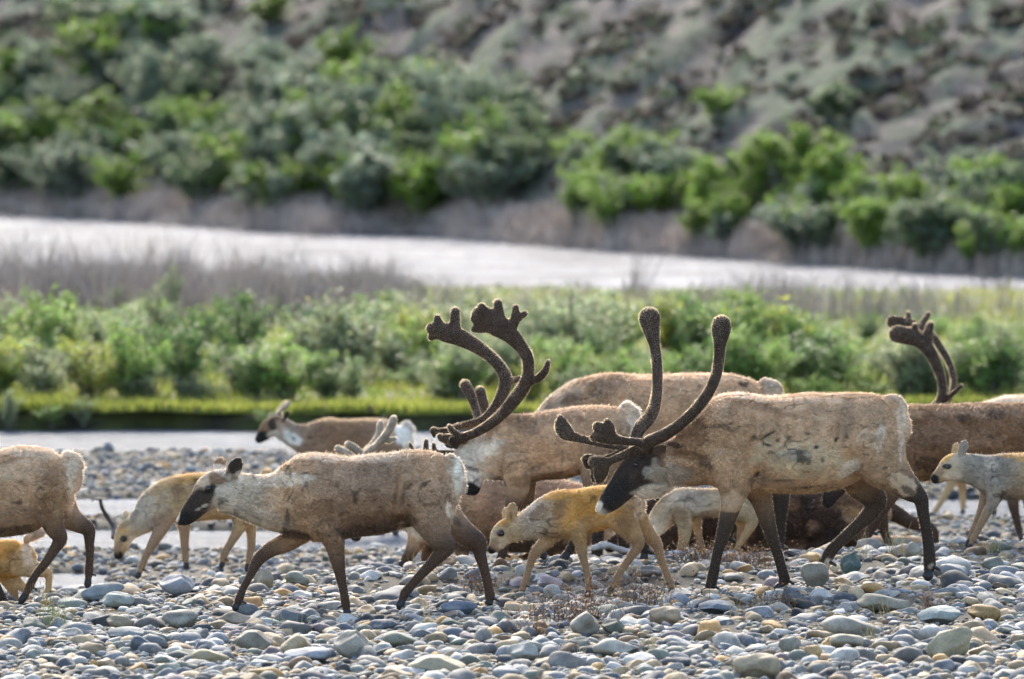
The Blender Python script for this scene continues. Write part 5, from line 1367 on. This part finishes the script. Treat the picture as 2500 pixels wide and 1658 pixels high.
def pos_far(g, N):
    X = g.uniform(-18, 15, N); s = g.uniform(.15, 2.6, N)
    D = far_bank(X) + s
    k = g.random(N) < (.3 + vnoise2(X, D, (1.2, 1.2), 83))
    X, D = X[k], D[k]
    return np.stack([X, D, hill_full(X, D) - .03], 1), .08 + .42 * vnoise2(X, D, (.8, .8), 84)
V, Fc, Cc = twigs(5200, pos_far, .7, 1.2, 10, [(.38, .31, .265), (.27, .22, .19), (.44, .37, .32)], 34, .008)
tag(np_obj("dead_brush_strip", V, Fc, Cc, False, M_TWIG), "grey-brown dead brush along the far river bank", "brush", kind="stuff")

# low dwarf-shrub cushions over the hillside
g = np.random.default_rng(35)
n = 11000
X = g.uniform(-18, 16, n); s = 3.5 + g.random(n) * 21; D = far_bank(X) + s
k = g.random(n) < (.15 + sstep(.45, .65, vnoise2(X + .1 * D, D, (.7, 1.0), 61)))
X, D = X[k], D[k]; n = len(X); per = 26
r = g.uniform(.05, .19, n)
d = g.normal(size=(n, per, 3)); d /= np.linalg.norm(d, axis=2)[:, :, None]; d[:, :, 2] = np.abs(d[:, :, 2])
p = np.stack([X, D, hill_full(X, D)], 1)[:, None] + d * (r[:, None, None] * np.array([1.25, 1, .8]) * g.uniform(.6, 1.0, (n, per, 1)))
V, Fc = leaf_quads(p.reshape(-1, 3), .12, .08, g, .2)
pal = np.array([(.05, .06, .04), (.085, .11, .065), (.06, .05, .045), (.10, .085, .07), (.07, .065, .05)])
c = pal[g.integers(0, 5, n)] * g.uniform(.7, 1.25, n)[:, None]
tag(np_obj("hillside_heather", V, Fc, np.repeat(np.repeat(c, per, 0), 4, 0), False, M_LEAF), "dark and green dwarf shrub cushions dotting the far hillside", "ground cover", kind="stuff")

# meadow grass, brightest along the lip of the cut bank
def blades(X, D, z, h, w, c, g):
    n = len(X); a = g.uniform(0, 6.28, n)
    b = np.stack([X, D, z - .01], 1); sv = np.stack([np.cos(a), np.sin(a) * .4, np.zeros(n)], 1) * w[:, None]
    l = g.normal(0, .35, (n, 2)) * h[:, None]
    tip = b + np.stack([l[:, 0], l[:, 1], h], 1)
    return np.stack([b - sv, b + sv, tip], 1).reshape(-1, 3), np.arange(n * 3).reshape(-1, 3), np.repeat(c, 3, 0)
n = 30000
D = 83.55 + 28 * g.random(n) ** 2.6; X = g.uniform(-1, 1, n) * .075 * D
cl = vnoise2(X, D, (.8, 1.2), 91)
h = (.05 + .13 * cl) * g.uniform(.6, 1.3, n)
yg = np.array([.29, .31, .055]); gg = np.array([.13, .19, .045]); dry = np.array([.24, .20, .10])
f = np.maximum(sstep(.3, .7, vnoise2(X, D, (1.6, 1.5), 92)), .8 * (D < 85.2))[:, None]
c = (yg * f + gg * (1 - f)) * g.uniform(.7, 1.3, n)[:, None]
c = np.where(g.random((n, 1)) < .08, dry, c)
V, Fc, Cc = blades(X, D, meadow_z(X, D), h, .010 + .012 * g.random(n), c, g)
tag(np_obj("meadow_grass", V, Fc, Cc, False, M_LEAF), "short yellow-green grass on the meadow and bank lip", "grass", kind="stuff")

# dry plants, grass tufts and driftwood on the gravel bar
def tuft_obj(name, px, py, w, h, n, cols, label, cat, group, wid=.0022, kink=.5, seed=0, leafy=0):
    g = np.random.default_rng(900 + seed)
    D = 50.0
    for _ in range(10):
        X = (px - 1250) / F * D
        D = float(np.clip(F * (CAMH - float(ground(X, D)) - .02) / (py - HOR), 44, 59))
    z = float(ground(X, D))
    paths = []; P2_ = []
    for i in range(n):
        b = np.array([g.normal(0, w * .4), g.normal(0, w * .28), g.uniform(-.02, .03)])
        hh = h * g.uniform(.35, 1.1); a = g.uniform(0, 6.28); l = abs(g.normal(0, kink)) * hh
        t = np.linspace(0, 1, 5)[:, None]
        P = b + np.hstack([math.cos(a) * l * t ** 1.6, math.sin(a) * l * t ** 1.6, hh * t]) + g.normal(0, .006 * kink * 2, (5, 3)) * t
        paths.append((P, wid, wid * .45))
        P2_ += [P[k_] for k_ in (2, 3, 4)]
    V, Fc = ribbon_tubes(paths)
    c = np.repeat(np.array(cols)[g.integers(0, len(cols), n)] * g.uniform(.7, 1.3, (n, 1)), 15, 0)
    root = tag(empty(name, (X, D, z)), label, cat, group)
    tag(np_obj("stalks", V, Fc, c, False, M_TWIG, root), kind="stuff")
    if leafy:
        P2_ = np.array(P2_)
        q = P2_[g.integers(0, len(P2_), leafy)] + g.normal(0, .008, (leafy, 3))
        LV, LF = leaf_quads(q, .022, .010, g, .2)
        lc = np.repeat(np.array(cols)[g.integers(0, len(cols), leafy)] * g.uniform(.6, 1.4, (leafy, 1)), 4, 0)
        np_obj("foliage", LV, LF, lc, False, M_LEAF, root)
    return root
DRY = [(.145, .078, .04), (.095, .052, .03), (.20, .12, .06)]
STRAW = [(.50, .37, .17), (.42, .30, .12), (.36, .33, .13)]
GRN = [(.22, .26, .06), (.30, .28, .09), (.45, .36, .15)]
for j, (px, py, w, h, n, lf, lab) in enumerate([(1400, 1512, .34, .14, 90, 420, "brown dried plant sprawling below the orange calf's front hooves"), (1560, 1478, .34, .16, 80, 300, "brown dried plant between the orange calf's hind legs and the bull"),
        (1720, 1400, .22, .12, 70, 300, "brown dried twiggy plant behind the bull's leading foreleg"), (1835, 1405, .24, .11, 70, 300, "rusty dried twiggy mat behind the bull's second foreleg"), (1160, 1440, .16, .09, 40, 160, "small brown dried plant by the walking cow's rear hoof"),
        (1300, 1545, .16, .08, 36, 120, "low brown dried sprig in front of the cow's hind hooves"), (1890, 1478, .14, .08, 36, 120, "small dried sprig under the biggest bull's belly"), (2270, 1480, .10, .06, 26, 90, "small reddish dried sprig by the right-hand boulders")]):
    tuft_obj("dried_plant", px, py, w, h * 1.35, int(n * 1.5), DRY, lab, "dry plant", "dried plants on the gravel bar", seed=j, leafy=lf, kink=.9)
for j, (px, py, w, h, n, c, lab) in enumerate([(138, 1520, .14, .17, 60, GRN, "green and straw grass tuft at the lower left of the bar"), (105, 1475, .08, .16, 26, STRAW, "straw tuft at the water's edge by the left calf"), (2195, 1352, .10, .19, 34, STRAW, "tall golden grass tuft beside the blocky cream-topped stone"),
        (2110, 1362, .06, .18, 14, STRAW, "thin straw stalks beside the teal egg stone"), (2425, 1345, .12, .09, 30, GRN, "short green tuft below the right-hand calf"), (690, 1520, .16, .05, 40, GRN, "low green sprigs between the cow's front hooves"), (1050, 1530, .05, .18, 10, STRAW, "few straw stalks in front of the walking cow's rear hooves"),
        (1790, 1500, .06, .12, 12, STRAW, "sparse straw stalks below the bull's second forefoot"), (1600, 1592, .10, .15, 22, STRAW, "straw tuft at the bottom centre-right among pale stones"), (2150, 1500, .06, .12, 12, STRAW, "straw stalks in front of the flat-topped grey boulder"), (640, 1470, .10, .04, 26, GRN, "low green sprigs under the cow's neck"),
        (345, 1410, .05, .13, 9, STRAW, "thin straw blades behind the blue-grey egg-shaped boulder"), (1420, 1600, .05, .14, 8, STRAW, "a few pale stalks at the bottom centre"), (2120, 1560, .08, .11, 14, STRAW, "straw stalks behind the seal-shaped boulder"), (2420, 1530, .07, .10, 12, STRAW, "short straw stalks by the ochre-brown oval boulder"), (1010, 1400, .07, .12, 12, STRAW, "dry stalks behind the walking cow's hind legs")]):
    tuft_obj("grass_tuft", px, py, w, h, n, c, lab, "grass tuft", "grass tufts on the gravel bar", seed=20 + j, kink=.35, wid=.0020)

def driftwood(name, pts, D, label, col, parent_pts=()):
    P = [np.array([*pos(a, b, D + dd), r]) for a, b, r, dd in pts]
    c0 = P[0][:3].copy()
    tubes = []
    def tb(Q):
        Q = np.array(Q); Q[:, :3] -= c0
        return loft(np.hstack([spline(Q, 5), np.ones(((len(Q) - 1) * 5 + 1, 1))]), 8, .5)
    tubes.append(tb(P))
    for br in parent_pts:
        tubes.append(tb([np.array([*pos(a, b, D + dd), r]) for a, b, r, dd in br]))
    V, Fs, n = [], [], 0
    for v, f in tubes:
        V.append(v); Fs += [tuple(i + n for i in q) for q in f]; n += len(v)
    V = np.concatenate(V); V += (vnoise(V, .02, 5)[:, None] - .5) * .006
    me = bpy.data.meshes.new(name); me.from_pydata(V.tolist(), [], Fs)
    a = me.color_attributes.new("col", 'FLOAT_COLOR', 'POINT')
    c4 = np.ones((len(V), 4), np.float32); c4[:, :3] = np.array(col) * (.7 + .6 * vnoise(V, .03, 6))[:, None]
    a.data.foreach_set("color", c4.ravel())
    for p in me.polygons: p.use_smooth = True
    me.materials.append(M_TWIG)
    o = link(bpy.data.objects.new(name, me)); o.location = c0
    return tag(o, label, "driftwood")
driftwood("driftwood_branch", [(278, 1312, .020, 0), (276, 1285, .018, .1), (262, 1262, .016, .1), (250, 1240, .014, .05), (243, 1216, .012, 0)], 61.5, "dark crooked driftwood branch upright behind the left gravel bar", (.07, .055, .05),
          [[(245, 1222, .010, 0), (232, 1219, .007, .05), (222, 1223, .004, .1)], [(243, 1218, .009, 0), (255, 1219, .006, -.05), (264, 1221, .003, -.08)]])
driftwood("driftwood_stick", [(1448, 1338, .020, 0), (1480, 1332, .022, .1), (1520, 1343, .020, .1), (1562, 1351, .012, .1)], 56.6, "bleached driftwood stick on the gravel behind the orange calf", (.42, .40, .37), [[(1462, 1334, .014, .05), (1470, 1326, .012, .1), (1488, 1328, .008, .2)]])
driftwood("driftwood_stick", [(1625, 1352, .016, 0), (1660, 1350, .02, .1), (1692, 1347, .014, .1)], 56.4, "pale weathered stick behind the biggest bull's leading foreleg", (.46, .44, .42))
